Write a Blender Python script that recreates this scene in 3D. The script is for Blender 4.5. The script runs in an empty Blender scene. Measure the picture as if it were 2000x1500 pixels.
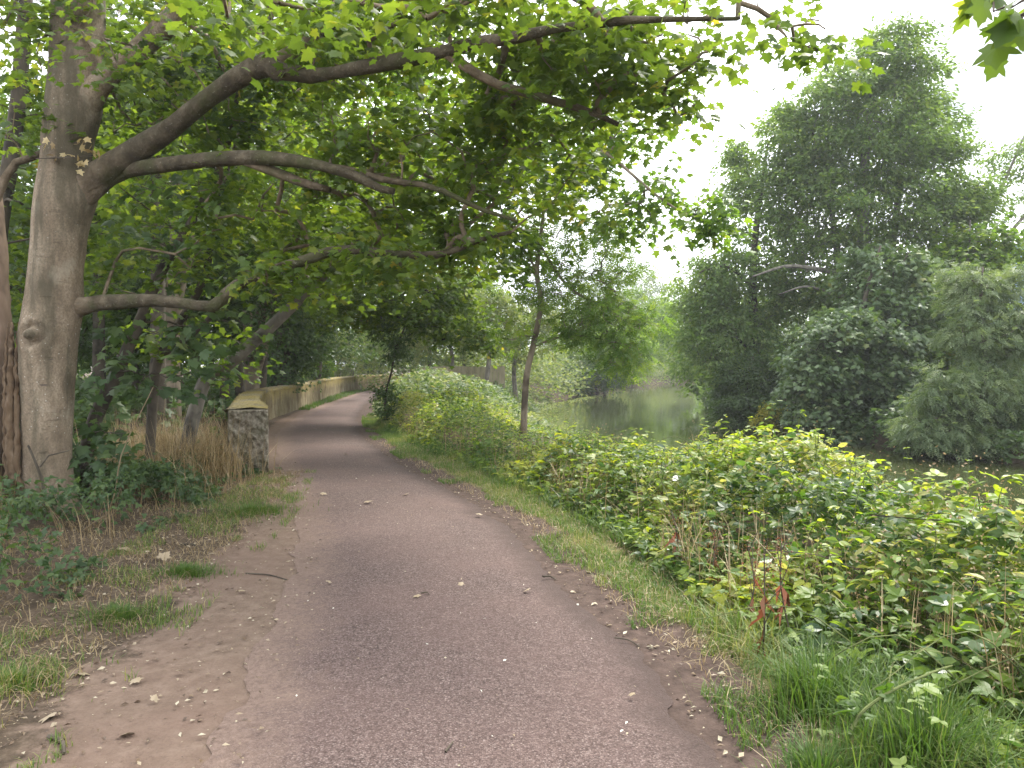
import bpy, math, numpy as np
rng = np.random.default_rng(11)
S = bpy.context.scene
COL = S.collection
R_ = math.radians

# ------------------------------------------------------------------ camera
HAZE = .0008
FPX, CAMZ = 1450.0, 1.6
PITCH = math.atan(38 / FPX)
cp, sp = math.cos(PITCH), math.sin(PITCH)
cd = bpy.data.cameras.new('camera'); cam = bpy.data.objects.new('camera', cd); COL.objects.link(cam)
cam.location = (0, 0, CAMZ); cam.rotation_euler = (math.pi / 2 - PITCH, 0, 0)
cd.sensor_width = 36; cd.lens = FPX / 2000 * 36; cd.clip_start = .05; cd.clip_end = 2000
S.camera = cam


def W(px, py, d):
    """world point seen at photo pixel (px, py) at depth d"""
    a, b = (px - 1000) / FPX, (750 - py) / FPX
    return np.array([d * a, d * (cp + b * sp), CAMZ + d * (-sp + b * cp)])


def G(px, py, z=0.0):
    a, b = (px - 1000) / FPX, (750 - py) / FPX
    dz = -sp + b * cp
    d = (z - CAMZ) / dz
    return np.array([d * a, d * (cp + b * sp), z])


# ------------------------------------------------------------------ helpers
def sstep(a, b, x):
    t = np.clip((np.asarray(x, float) - a) / (b - a), 0, 1)
    return t * t * (3 - 2 * t)


def unit(v):
    return v / np.maximum(np.linalg.norm(v, axis=-1, keepdims=True), 1e-9)


_tab = np.random.default_rng(3).random((256, 256))


def vn(x, y):
    x, y = np.asarray(x, float), np.asarray(y, float)
    xi, yi = np.floor(x).astype(int), np.floor(y).astype(int)
    fx, fy = x - xi, y - yi
    fx, fy = fx * fx * (3 - 2 * fx), fy * fy * (3 - 2 * fy)
    g = lambda a, b: _tab[a % 256, b % 256]
    return (g(xi, yi) * (1 - fx) + g(xi + 1, yi) * fx) * (1 - fy) + (g(xi, yi + 1) * (1 - fx) + g(xi + 1, yi + 1) * fx) * fy


def fbm(x, y, o=3):
    s, a, t = 0, 1, 0
    for i in range(o):
        s = s + a * vn(np.asarray(x) * 2 ** i + 17.3 * i, np.asarray(y) * 2 ** i + 9.1 * i); t += a; a *= .5
    return s / t


def tag(o, label=None, cat=None, group=None, kind=None):
    if label: o['label'] = label
    if cat: o['category'] = cat
    if group: o['group'] = group
    if kind: o['kind'] = kind
    return o


def empty(name, loc, label, cat, group=None):
    o = bpy.data.objects.new(name, None); COL.objects.link(o)
    o.location = [float(v) for v in loc]; o.empty_display_size = .2
    return tag(o, label, cat, group)


def mesh(name, V, F, mat, parent=None, attrs=None, smooth=False, off=None):
    """F: list of int arrays (m,k)"""
    V = np.asarray(V, np.float64)
    if parent is not None and off is None:
        off = np.array(parent.location)
    if off is not None:
        V = V - off
    me = bpy.data.meshes.new(name)
    F = [np.asarray(f, np.int64) for f in F if len(f)]
    nl = sum(f.size for f in F); nf = sum(len(f) for f in F)
    me.vertices.add(len(V)); me.vertices.foreach_set('co', V.astype(np.float32).ravel())
    me.loops.add(nl); me.loops.foreach_set('vertex_index', np.concatenate([f.ravel() for f in F]).astype(np.int32))
    me.polygons.add(nf)
    tot = np.concatenate([np.full(len(f), f.shape[1]) for f in F])
    st = np.concatenate([[0], np.cumsum(tot)[:-1]])
    me.polygons.foreach_set('loop_start', st.astype(np.int32))
    me.polygons.foreach_set('loop_total', tot.astype(np.int32))
    me.polygons.foreach_set('use_smooth', np.full(nf, smooth))
    for k, a in (attrs or {}).items():
        at = me.attributes.new(k, 'FLOAT', 'POINT'); at.data.foreach_set('value', np.asarray(a, np.float32))
    me.update(calc_edges=True)
    me.materials.append(mat)
    o = bpy.data.objects.new(name, me); COL.objects.link(o)
    if parent is not None: o.parent = parent
    return o


class Buf:
    """collects shapes for one mesh"""
    def __init__(s): s.V, s.F, s.A, s.n = [], {}, [], 0
    def add(s, V, faces, var=0.0):
        V = np.asarray(V, float).reshape(-1, 3)
        for f in faces:
            f = np.asarray(f)
            s.F.setdefault(f.shape[1], []).append(f + s.n)
        s.V.append(V); s.A.append(np.broadcast_to(var, (len(V),)).astype(float)); s.n += len(V)
    def build(s, name, mat, parent=None, smooth=False):
        return mesh(name, np.concatenate(s.V), [np.concatenate(f) for f in s.F.values()], mat, parent,
                    {'var': np.concatenate(s.A)}, smooth)
    def tube(s, P, r, sides=6, var=0.0, cap=True, wob=0.0):
        P = np.asarray(P, float); r = np.broadcast_to(r, (len(P),)).astype(float)
        T = unit(np.gradient(P, axis=0))
        ref = np.array([0.31, 0.87, 0.13]) if abs(T[:, 2]).mean() > .6 else np.array([0.05, .1, 1.0])
        A = unit(np.cross(T, ref)); B = np.cross(A, T)
        th = np.linspace(0, 2 * math.pi, sides, endpoint=False)
        rr = r[:, None] * np.ones(sides)
        if wob:
            rr = rr * (1 + wob * (fbm(np.arange(len(P))[:, None] * .6 + P[0, 0] * 7, np.cos(th)[None] * 1.5 + 5 + np.sin(th)[None] * .7) - .5) * 2)
        V = P[:, None] + rr[..., None] * (np.cos(th)[None, :, None] * A[:, None] + np.sin(th)[None, :, None] * B[:, None])
        m = len(P); i = np.arange(m - 1)[:, None] * sides; j = np.arange(sides)[None]; j2 = (j + 1) % sides
        Q = np.stack(np.broadcast_arrays(i + j, i + j2, i + sides + j2, i + sides + j), -1).reshape(-1, 4)
        V = V.reshape(-1, 3)
        fs = [Q]
        if cap:
            V = np.concatenate([V, P[-1:]]); e = (m - 1) * sides
            fs.append(np.stack([e + j[0], e + j2[0], np.full(sides, m * sides)], -1))
        s.add(V, fs, var)


def spline(K, n):
    """Catmull-Rom through rows of K (any columns), n points"""
    K = np.asarray(K, float)
    if len(K) == 2: return K[0] + (K[1] - K[0]) * np.linspace(0, 1, n)[:, None]
    P = np.vstack([2 * K[0] - K[1], K, 2 * K[-1] - K[-2]])
    t = np.linspace(0, len(K) - 1 - 1e-9, n); i = t.astype(int); f = (t - i)[:, None]
    p0, p1, p2, p3 = P[i], P[i + 1], P[i + 2], P[i + 3]
    return .5 * (2 * p1 + (p2 - p0) * f + (2 * p0 - 5 * p1 + 4 * p2 - p3) * f ** 2 + (3 * p1 - p0 - 3 * p2 + p3) * f ** 3)


def fan(right, c, zf):
    pts = list(right) + [(-x, y) for x, y in right[-2:0:-1]]
    pts = [(c[0], c[1])] + pts
    V = np.array([(x, y, zf(x, y)) for x, y in pts]); n = len(pts) - 1
    return V, np.array([(0, 1 + k, 1 + (k + 1) % n) for k in range(n)])


zl = lambda x, y: -.22 * abs(x) - .2 * y * y + .1 * y
MAPLE = fan([(0, .1), (.2, -.03), (.30, .05), (.46, .06), (.42, .17), (.34, .27), (.50, .40), (.62, .58), (.46, .58), (.30, .55), (.27, .72), (.13, .8), (0, 1.02)], (0, .28), zl)
MAPLO = fan([(0, .05), (.44, .08), (.32, .28), (.58, .54), (.25, .57), (0, 1)], (0, .3), zl)
OVAL = (np.array([(0, 0, 0), (.2, .22, .05), (.24, .5, .05), (.12, .8, .0), (0, 1, -.12), (-.12, .8, .0), (-.24, .5, .05), (-.2, .22, .05), (0, .5, -.01)]),
        np.array([(0, 1, 8), (1, 2, 8), (2, 3, 8), (3, 4, 8), (4, 5, 8), (5, 6, 8), (6, 7, 8), (7, 0, 8)]))
KITE = (np.array([(0, 0, 0), (.27, .42, .07), (0, 1, -.1), (-.27, .42, .07)]), np.array([(0, 1, 2), (0, 2, 3)]))
LANCE = (np.array([(0, 0, 0), (.13, .4, .03), (0, 1, -.15), (-.13, .4, .03)]), np.array([(0, 1, 2), (0, 2, 3)]))


def pinnate():
    V, F = [], []
    b = np.concatenate([LANCE[0] * [.38, .34, .3]])
    for k, (y, s) in enumerate([(.2, 1), (.2, -1), (.42, 1), (.42, -1), (.62, 1), (.62, -1), (.78, 0)]):
        a = s * 1.0
        ca, sa = math.cos(a), math.sin(a)
        P = b * [1.5, 1, 1]
        P = np.stack([P[:, 0] * ca + P[:, 1] * sa, -P[:, 0] * sa + P[:, 1] * ca + y, P[:, 2] - .18 * y * y], -1)
        F.append(LANCE[1] + 4 * k); V.append(P)
    return np.concatenate(V), np.concatenate(F)


PINN = pinnate()


def trifoliate():
    V, F = [], []
    for k, (a, s) in enumerate([(0, 1), (1.25, .85), (-1.25, .85)]):
        ca, sa = math.cos(a), math.sin(a)
        P = OVAL[0] * s * .62 * [1.25, 1, 1]
        P = np.stack([P[:, 0] * ca + P[:, 1] * sa, -P[:, 0] * sa + P[:, 1] * ca + .3, P[:, 2] - (.0 if k == 0 else .03)], -1)
        V.append(P); F.append(OVAL[1] + 9 * k)
    return np.concatenate(V), np.concatenate(F)


TRIF = trifoliate()


def leaves(buf, T, pos, d, n, size, var):
    d = unit(d); n = n - (n * d).sum(-1, keepdims=True) * d; n = unit(n); x = np.cross(d, n)
    tv, tf = T; k = len(tv); m = len(pos)
    if m == 0: return
    size = np.broadcast_to(size, (m,))[:, None, None]
    curl = rng.uniform(.3, 1.8, m)[:, None, None]
    V = pos[:, None] + size * (tv[None, :, :1] * x[:, None] + tv[None, :, 1:2] * d[:, None] + curl * tv[None, :, 2:] * n[:, None])
    F = (tf[None] + (np.arange(m) * k)[:, None, None]).reshape(-1, 3)
    buf.add(V.reshape(-1, 3), [F], np.repeat(np.broadcast_to(var, (m,)), k))


def blades(buf, pos, h, az, lean, w, var):
    m = len(pos); h = np.broadcast_to(h, (m,)); w = np.broadcast_to(w, (m,)); lean = np.broadcast_to(lean, (m,))
    L = np.stack([np.cos(az), np.sin(az), 0 * az], -1); Sd = np.stack([-np.sin(az), np.cos(az), 0 * az], -1)
    V = []
    for t in (0, .4, .75, 1):
        zc = h * (t - .45 * np.minimum(lean, 1.4) * t ** 2.2)
        c = pos + L * (h * lean * .75 * t ** 1.7)[:, None] + np.stack([0 * h, 0 * h, zc], -1)
        ww = (w * (1 - t ** 1.6) * .5)[:, None]
        V += [c - Sd * ww, c + Sd * ww] if t < 1 else [c]
    V = np.stack(V, 1)
    f = np.array([(0, 1, 3), (0, 3, 2), (2, 3, 5), (2, 5, 4), (4, 5, 6)])
    buf.add(V.reshape(-1, 3), [(f[None] + (np.arange(m) * 7)[:, None, None]).reshape(-1, 3)], np.repeat(np.broadcast_to(var, (m,)), 7))


# ------------------------------------------------------------------ materials
class NT:
    def __init__(s, name):
        s.m = bpy.data.materials.new(name); s.m.use_nodes = True; s.t = s.m.node_tree; s.t.nodes.clear()
        s.out = s.t.nodes.new('ShaderNodeOutputMaterial')
    def n(s, typ, ins=None, **kw):
        nd = s.t.nodes.new('ShaderNode' + typ)
        for k, v in kw.items(): setattr(nd, k, v)
        for k, v in (ins or {}).items():
            if isinstance(v, bpy.types.NodeSocket): s.t.links.new(v, nd.inputs[k])
            else: nd.inputs[k].default_value = v
        return nd
    def ramp(s, fac, stops, interp='LINEAR'):
        r = s.n('ValToRGB', {0: fac}); e = r.color_ramp.elements; r.color_ramp.interpolation = interp
        while len(e) < len(stops): e.new(.5)
        for q, (p, c) in zip(e, stops): q.position = p; q.color = (*c, 1) if len(c) == 3 else c
        return r.outputs[0]
    def mix(s, f, a, b, mode='MIX'):
        m = s.n('Mix', data_type='RGBA', blend_type=mode)
        for k, v in ((0, f), (6, a), (7, b)):
            if isinstance(v, bpy.types.NodeSocket): s.t.links.new(v, m.inputs[k])
            else: m.inputs[k].default_value = v if k == 0 or len(v) == 4 else (*v, 1)
        return m.outputs[2]
    def math(s, op, a, b=0.0, clamp=False):
        m = s.n('Math', {0: a, 1: b}, operation=op, use_clamp=clamp); return m.outputs[0]
    def noise(s, vec, scale, detail=3, rough=.55):
        return s.n('TexNoise', {'Vector': vec, 'Scale': scale, 'Detail': detail, 'Roughness': rough}).outputs[0]
    def attr(s, name): return s.n('Attribute', attribute_name=name).outputs['Fac']
    def pos(s): return s.n('NewGeometry').outputs['Position']
    def mapping(s, v, scale, loc=(0, 0, 0)): return s.n('Mapping', {'Vector': v, 'Scale': scale, 'Location': loc}).outputs[0]
    def fin(s, shader): s.t.links.new(shader, s.out.inputs[0]); return s.m
    def principled(s, col, rough=.7, spec=.3, bump=None, dist=.01, strength=1.0):
        ins = {'Base Color': col if isinstance(col, bpy.types.NodeSocket) else (*col, 1), 'Roughness': rough, 'Specular IOR Level': spec}
        if bump is not None:
            ins['Normal'] = s.n('Bump', {'Height': bump, 'Distance': dist, 'Strength': strength}).outputs[0]
        return s.n('BsdfPrincipled', ins).outputs[0]


def leaf_mat(name, stops, trans=.42, boost=(1.5, 1.55, .7), rough=.48, spec=.35):
    t = NT(name)
    c = t.ramp(t.attr('var'), stops)
    p = t.principled(c, rough, spec)
    tc = t.mix(1.0, c, boost, 'MULTIPLY')
    tr = t.n('BsdfTranslucent', {'Color': tc}).outputs[0]
    return t.fin(t.n('MixShader', {0: trans, 1: p, 2: tr}).outputs[0])


def bark_mat(name, a, b, c, scale=6, rough=.85, stretch=.35, dist=.008):
    t = NT(name); P = t.mapping(t.pos(), (1, 1, stretch))
    n1 = t.noise(P, scale, 5); n2 = t.noise(t.pos(), scale * .35, 3); n3 = t.noise(P, scale * 7, 3)
    col = t.ramp(n1, [(.3, a), (.55, b), (.75, c)])
    col = t.mix(t.ramp(n2, [(.52, (0, 0, 0)), (.66, (1, 1, 1))]), col, [v * .5 for v in a])
    h = t.math('ADD', t.math('MULTIPLY', n1, .6), t.math('MULTIPLY', n3, .4))
    return t.fin(t.principled(col, rough, .2, h, dist))


M = {}
SY = [(0, (.040, .078, .016)), (.45, (.070, .122, .022)), (.85, (.110, .170, .030)), (.97, (.17, .20, .035)), (1, (.30, .26, .05))]
M['syc'] = leaf_mat('sycamore_leaf', SY, .55, (2.0, 1.8, .7))
M['syc_yellow'] = leaf_mat('yellowing_sycamore_leaf', [(0, (.05, .10, .015)), (.5, (.09, .16, .022)), (.9, (.15, .21, .03)), (1, (.32, .27, .05))], .55, (1.8, 1.8, .7))
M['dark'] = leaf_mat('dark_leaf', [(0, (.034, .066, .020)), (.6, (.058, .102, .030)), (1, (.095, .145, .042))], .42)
M['ivy'] = leaf_mat('ivy_leaf', [(0, (.015, .035, .012)), (.7, (.03, .058, .018)), (1, (.05, .09, .028))], .2, spec=.5, rough=.38)
M['alder'] = leaf_mat('alder_leaf', [(0, (.060, .108, .034)), (.5, (.10, .165, .048)), (.9, (.155, .225, .066)), (1, (.21, .25, .08))], .52, (1.7, 1.7, .7))
M['sycblue'] = leaf_mat('bluish_sycamore_leaf', [(0, (.05, .092, .038)), (.5, (.088, .142, .056)), (.9, (.145, .205, .085)), (1, (.23, .24, .09))], .42, rough=.42, spec=.5)
M['ash'] = leaf_mat('ash_leaf', [(0, (.075, .118, .056)), (.5, (.115, .165, .078)), (1, (.19, .235, .115))], .46, (1.6, 1.6, .8))
M['pale'] = leaf_mat('pale_shrub_leaf', [(0, (.085, .135, .042)), (.5, (.135, .185, .06)), (1, (.22, .24, .10))], .48, (1.7, 1.6, .8))
M['yellow'] = leaf_mat('yellow_bush_leaf', [(0, (.13, .15, .02)), (.5, (.26, .25, .03)), (1, (.42, .36, .06))], .45)
M['bramble'] = leaf_mat('bramble_leaf', [(0, (.040, .085, .022)), (.3, (.10, .17, .028)), (.65, (.19, .265, .036)), (.93, (.29, .335, .048)), (1, (.42, .36, .07))], .52, (1.9, 1.8, .6), rough=.4, spec=.42)
M['broad'] = leaf_mat('broad_glossy_leaf', [(0, (.03, .07, .025)), (.5, (.055, .115, .035)), (1, (.11, .19, .04))], .42, rough=.28, spec=.7)
M['nettle'] = leaf_mat('herb_leaf', [(0, (.05, .095, .024)), (.5, (.12, .19, .042)), (.85, (.21, .265, .075)), (1, (.36, .34, .16))], .46, (1.8, 1.7, .7))
M['mound'] = leaf_mat('pale_bramble_leaf', [(0, (.06, .11, .035)), (.4, (.11, .165, .055)), (.75, (.19, .235, .10)), (.95, (.27, .29, .15)), (1, (.36, .34, .18))], .42)
M['dark_mid'] = leaf_mat('shade_leaf', [(0, (.034, .066, .026)), (.5, (.06, .104, .04)), (.9, (.10, .15, .05)), (1, (.17, .19, .06))], .4)  # on sapling and woodland tree, the wood's deep shade is put into leaf colour
M['grass'] = leaf_mat('grass_blade', [(0, (.045, .095, .02)), (.5, (.085, .15, .03)), (.8, (.15, .19, .05)), (1, (.36, .30, .14))], .4)
M['hay'] = leaf_mat('dry_stalk', [(0, (.16, .115, .06)), (.5, (.28, .21, .11)), (1, (.42, .34, .2))], .25, (1.1, 1, .8))
M['rust'] = leaf_mat('rusty_leaf', [(0, (.09, .045, .022)), (.6, (.19, .075, .03)), (1, (.32, .10, .05))], .25, (1.2, .9, .7))
M['litter'] = leaf_mat('fallen_leaf_litter', [(0, (.07, .045, .03)), (.35, (.16, .11, .07)), (.7, (.30, .24, .16)), (.92, (.42, .38, .28)), (1, (.62, .6, .52))], .1, (1, 1, 1))
M['stem'] = bark_mat('green_stem', (.07, .09, .03), (.12, .14, .05), (.17, .17, .07), 14)
M['bark'] = bark_mat('dark_bark', (.05, .042, .032), (.085, .07, .052), (.12, .10, .075), 8)
M['bark_pale'] = bark_mat('pale_bark', (.14, .11, .08), (.21, .17, .125), (.28, .23, .175), 6)
M['bark_grey'] = bark_mat('grey_bark', (.11, .10, .085), (.17, .155, .13), (.24, .22, .185), 9)
M['twig_grey'] = bark_mat('dead_twig', (.14, .12, .10), (.21, .19, .16), (.28, .26, .22), 9)


def main_bark():
    t = NT('sycamore_bark'); P = t.pos()
    n1 = t.noise(t.mapping(P, (1, 1, .5)), 5.5, 6, .62); n2 = t.noise(P, 1.6, 4); n3 = t.noise(t.mapping(P, (1, 1, .8)), 55, 5, .72)
    col = t.ramp(n1, [(.3, (.125, .095, .064)), (.5, (.235, .182, .128)), (.7, (.34, .275, .20))])
    col = t.mix(t.math('MULTIPLY', t.ramp(n3, [(.4, (1, 1, 1)), (.58, (0, 0, 0))]), .6), col, (.10, .078, .055))
    # pale lichen specks and crusts
    v = t.n('TexVoronoi', {'Vector': P, 'Scale': 19.0, 'Randomness': 1.0}).outputs['Distance']
    sp_ = t.math('MULTIPLY', t.ramp(v, [(.07, (1, 1, 1)), (.16, (0, 0, 0))]), t.ramp(n2, [(.42, (0, 0, 0)), (.52, (1, 1, 1))]))
    col = t.mix(t.math('MULTIPLY', sp_, .85), col, (.46, .44, .38))
    n5 = t.noise(t.mapping(P, (1, 1, .7)), 3.1, 5, .7)
    col = t.mix(t.ramp(n5, [(.56, (0, 0, 0)), (.66, (.55, .55, .55))]), col, (.33, .29, .22))
    # green algae and sooty runs
    n4 = t.noise(t.mapping(P, (1.4, 1.4, .25)), 2.4, 5, .6)
    col = t.mix(t.ramp(n4, [(.47, (0, 0, 0)), (.6, (.7, .7, .7)), (.72, (.9, .9, .9))]), col, (.062, .056, .036))
    w = t.noise(t.mapping(P, (.9, .9, 10)), 2.2, 5, .62)
    cr = t.ramp(w, [(.60, (0, 0, 0)), (.63, (1, 1, 1)), (.66, (0, 0, 0))])
    br = t.ramp(t.noise(P, 4, 3), [(.5, (0, 0, 0)), (.55, (1, 1, 1))])
    cr = t.math('MULTIPLY', t.math('MULTIPLY', cr, br), .3)
    col = t.mix(t.math('MULTIPLY', cr, .8), col, (.04, .03, .022))
    # dark painted smudge below the knot, a hooked stroke
    for px, py, sx, sz in ((101, 735, .03, .085), (84, 752, .085, .022), (112, 770, .022, .05), (98, 702, .07, .018)):
        q = W(px, py, 7.74); dv = t.n('VectorMath', {0: t.n('VectorMath', {0: P, 1: tuple(q)}, operation='SUBTRACT').outputs[0], 1: (1 / sx, .6 / sx, 1 / sz)}, operation='MULTIPLY').outputs[0]
        ln = t.n('VectorMath', {0: dv}, operation='LENGTH').outputs['Value']
        col = t.mix(t.math('MULTIPLY', t.ramp(t.math('ADD', ln, t.math('MULTIPLY', n1, .8)), [(.7, (1, 1, 1)), (1, (0, 0, 0))]), .75), col, (.055, .045, .042))
    h = t.math('SUBTRACT', t.math('ADD', t.math('MULTIPLY', n1, .7), t.math('MULTIPLY', n3, .3)), t.math('MULTIPLY', cr, .6))
    return t.fin(t.principled(col, .85, .18, h, .02))


M['bark_main'] = main_bark()


def ground_mat():
    t = NT('ground_soil'); P = t.pos()
    n1 = t.noise(P, 1.1, 4); n2 = t.noise(P, 9, 5, .65); n3 = t.noise(P, 60, 3, .6)
    soil = t.ramp(n2, [(.3, (.045, .034, .024)), (.55, (.085, .062, .043)), (.75, (.15, .115, .08))])
    dirt = t.ramp(n2, [(.25, (.105, .074, .054)), (.5, (.15, .108, .081)), (.75, (.205, .152, .117))])
    dirt = t.mix(t.ramp(n3, [(.5, (0, 0, 0)), (.75, (.55, .55, .55))]), dirt, (.09, .062, .05))
    dirt = t.mix(t.ramp(n1, [(.4, (0, 0, 0)), (.7, (.5, .5, .5))]), dirt, (.16, .105, .082))
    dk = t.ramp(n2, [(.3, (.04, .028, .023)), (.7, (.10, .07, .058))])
    gr = t.ramp(n2, [(.3, (.05, .06, .022)), (.5, (.10, .105, .038)), (.75, (.19, .165, .075))])
    j = t.math('MULTIPLY', t.math('SUBTRACT', n2, .5), .9)
    m = lambda nm: t.ramp(t.math('ADD', t.attr(nm), j), [(.38, (0, 0, 0)), (.6, (1, 1, 1))])
    col = t.mix(m('wgrass'), soil, gr)
    col = t.mix(m('wdirt'), col, dirt)
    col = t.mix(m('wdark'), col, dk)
    h = t.math('ADD', n2, t.math('MULTIPLY', n3, .5))
    return t.fin(t.principled(col, .95, .15, h, .02))


def path_mat():
    t = NT('red_chip_path'); P = t.mapping(t.pos(), (1, 1, .01))
    v = t.n('TexVoronoi', {'Vector': P, 'Scale': 128.0, 'Randomness': 1.0})
    rnd = t.n('SeparateColor', {0: v.outputs['Color']}).outputs[0]
    v2 = t.n('TexVoronoi', {'Vector': P, 'Scale': 55.0, 'Randomness': 1.0})
    rnd2 = t.n('SeparateColor', {0: v2.outputs['Color']}).outputs[1]
    c = t.ramp(rnd, [(0, (0.0496, 0.0338, 0.0302)), (.3, (0.0843, 0.0582, 0.0515)), (.62, (0.1260, 0.0889, 0.0794)), (.85, (0.1812, 0.1337, 0.1196)), (1, (0.2913, 0.2359, 0.2157))])
    c2 = t.ramp(rnd2, [(0, (0.0685, 0.0465, 0.0408)), (.5, (0.1142, 0.0787, 0.0696)), (1, (0.1930, 0.1415, 0.1256))])
    c = t.mix(.4, c, c2)
    e = t.ramp(v.outputs['Distance'], [(.45, (1, 1, 1)), (.75, (.35, .33, .33))])
    c = t.mix(.8, c, e, 'MULTIPLY')
    n1 = t.noise(t.pos(), .8, 5, .6); n0 = t.noise(t.pos(), 5, 4)
    c = t.mix(t.ramp(n1, [(.38, (0, 0, 0)), (.68, (.42, .42, .42))]), c, (0.1495, 0.0991, 0.0857))
    c = t.mix(t.ramp(n0, [(.56, (0, 0, 0)), (.72, (.3, .3, .3))]), c, (.09, .058, .054))
    j = t.math('MULTIPLY', t.math('SUBTRACT', t.noise(t.pos(), 7, 5, .7), .5), 1.1)
    eL = t.ramp(t.math('ADD', t.math('DIVIDE', t.attr('eL'), .55), j), [(.15, (1, 1, 1)), (.8, (0, 0, 0))])
    eR = t.ramp(t.math('ADD', t.math('DIVIDE', t.attr('eR'), .28), j), [(.15, (1, 1, 1)), (.9, (0, 0, 0))])
    dn = t.ramp(t.noise(t.pos(), 40, 4, .7), [(.3, (.12, .082, .064)), (.7, (.225, .16, .128))])
    c = t.mix(t.math('MULTIPLY', eL, .85), c, dn)
    c = t.mix(t.math('MULTIPLY', eR, .85), c, (.062, .043, .037))
    h = t.math('SUBTRACT', 1.0, v.outputs['Distance'])
    return t.fin(t.principled(c, .9, .25, h, .006))


def water_mat():
    t = NT('river_water'); P = t.pos()
    n1 = t.noise(t.mapping(P, (1.2, .35, 1)), 1.1, 3); n2 = t.noise(t.mapping(P, (1.5, .5, 1)), 6, 2)
    h = t.math('ADD', n1, t.math('MULTIPLY', n2, .25))
    sc = t.ramp(t.noise(t.mapping(P, (1, .5, 1)), 2.2, 6, .75), [(.68, (.036, .042, .016)), (.78, (.10, .11, .045))])
    return t.fin(t.principled(sc, .055, .9, h, .03, .2))


def wall_mat(top=False):
    t = NT('old_concrete' + ('_top' if top else '')); P = t.pos()
    st = t.noise(t.mapping(P, (1, 1, .45)), 2.1, 7, .68); n2 = t.noise(P, 1.3, 6, .65); n3 = t.noise(P, 30, 4, .7)
    c = t.ramp(st, [(.32, (.085, .066, .036)), (.46, (.17, .135, .08)), (.6, (.26, .225, .14)), (.75, (.42, .38, .28))])
    c = t.mix(t.ramp(n2, [(.5, (0, 0, 0)), (.66, (.8, .8, .8))]), c, (.15, .125, .06))
    c = t.mix(t.ramp(t.noise(t.mapping(P, (3, 3, .35)), 3.0, 4, .6), [(.56, (0, 0, 0)), (.68, (.6, .6, .6))]), c, (.075, .06, .038))
    z = t.n('SeparateXYZ', {0: P}).outputs[2]
    lich = t.ramp(t.math('ADD', z, t.math('MULTIPLY', t.math('SUBTRACT', st, .5), 1.3)), [(.42, (0, 0, 0)), (.8, (.85, .85, .85))])
    y = t.ramp(n3, [(.3, (.13, .10, .035)), (.5, (.27, .215, .07)), (.7, (.38, .32, .14))])
    c = t.mix(lich, c, y)
    if top: c = t.mix(t.ramp(n2, [(.4, (.1, .1, .1)), (.6, (1, 1, 1))]), t.ramp(n3, [(.3, (.10, .085, .055)), (.7, (.30, .265, .20))]), y)
    return t.fin(t.principled(c, .95, .15, t.math('ADD', n3, n2), .06))


def rubble_mat():
    t = NT('broken_concrete'); P = t.pos()
    n1 = t.noise(P, 11, 6, .7); n2 = t.noise(P, 3, 4); n3 = t.noise(P, 45, 4, .7)
    c = t.ramp(n1, [(.3, (.07, .058, .042)), (.48, (.22, .19, .145)), (.68, (.44, .40, .33))])
    c = t.mix(t.ramp(n2, [(.48, (0, 0, 0)), (.62, (.5, .5, .5))]), c, (.10, .10, .05))
    return t.fin(t.principled(c, .95, .15, t.math('ADD', n1, t.math('MULTIPLY', n3, .4)), .05))


def flat_mat(name, c, rough=.7, scale=6):
    t = NT(name)
    n = t.noise(t.mapping(t.pos(), (1, 1, .2)), scale, 4)
    return t.fin(t.principled(t.ramp(n, [(.3, [v * .7 for v in c]), (.7, [min(1, v * 1.25) for v in c])]), rough, .3, n, .01))


M['ground'], M['path'], M['water'], M['wall'], M['wall_top'], M['rubble'] = ground_mat(), path_mat(), water_mat(), wall_mat(), wall_mat(True), rubble_mat()
M['fence'] = flat_mat('weathered_boards', (.34, .29, .20))
M['render_blue'] = flat_mat('blue_cladding', (.25, .36, .52), .5, 1)
M['glass'] = flat_mat('dark_glazing', (.10, .16, .24), .15, 1)
M['moss'] = leaf_mat('moss', [(0, (.05, .06, .02)), (1, (.12, .11, .05))], .1)
M['tan'] = leaf_mat('withered_leaf', [(0, (.28, .2, .09)), (.5, (.42, .33, .16)), (1, (.55, .46, .27))], .3, (1.1, 1, .8))

# ------------------------------------------------------------------ layout curves
rows = [(1500, 395, 1402), (1320, 485, 1292), (1150, 555, 1100), (1096, 572, 1043), (1050, 580, 1008), (1007, 581, 962), (958, 565, 868), (920, 548, 798), (899, 541, 767),
        (870, 535, 726), (850, 541, 704), (825, 562, 696), (805, 598, 700), (790, 635, 713), (778, 672, 729), (768, 700, 748)]
LY, LX, RX = [-6, -1], [-1.05, -1.1], [.72, .76]
for py, l, r in rows:
    a, b = G(l, py), G(r, py); LY.append(a[1]); LX.append(a[0]); RX.append(b[0])
LY += [50, 58, 68, 85]; LX += [-8.9, -7.5, -4.5, 2.0]; RX += [-7.1, -5.6, -2.6, 4.0]
LY, LX, RX = map(np.array, (LY, LX, RX))
ys_ = np.linspace(-6, 85, 1800)
ker = np.ones(17) / 17
sm = lambda a: np.convolve(np.pad(a, 8, mode='edge'), ker, 'valid')
_lx, _rx = sm(np.interp(ys_, LY, LX)), sm(np.interp(ys_, LY, RX))
pathL = lambda y: np.interp(y, ys_, _lx)
pathR = lambda y: np.interp(y, ys_, _rx)
xN = lambda y: np.interp(y, [-10, 0, 8, 12, 15, 20, 29, 36, 44, 48, 60, 81, 95, 110, 200], [6.2, 5.4, 4.7, 4.0, 3.4, 2.5, 1.0, .9, 1.9, 3.1, 6.6, 13.6, 21, 33, 130])
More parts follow.
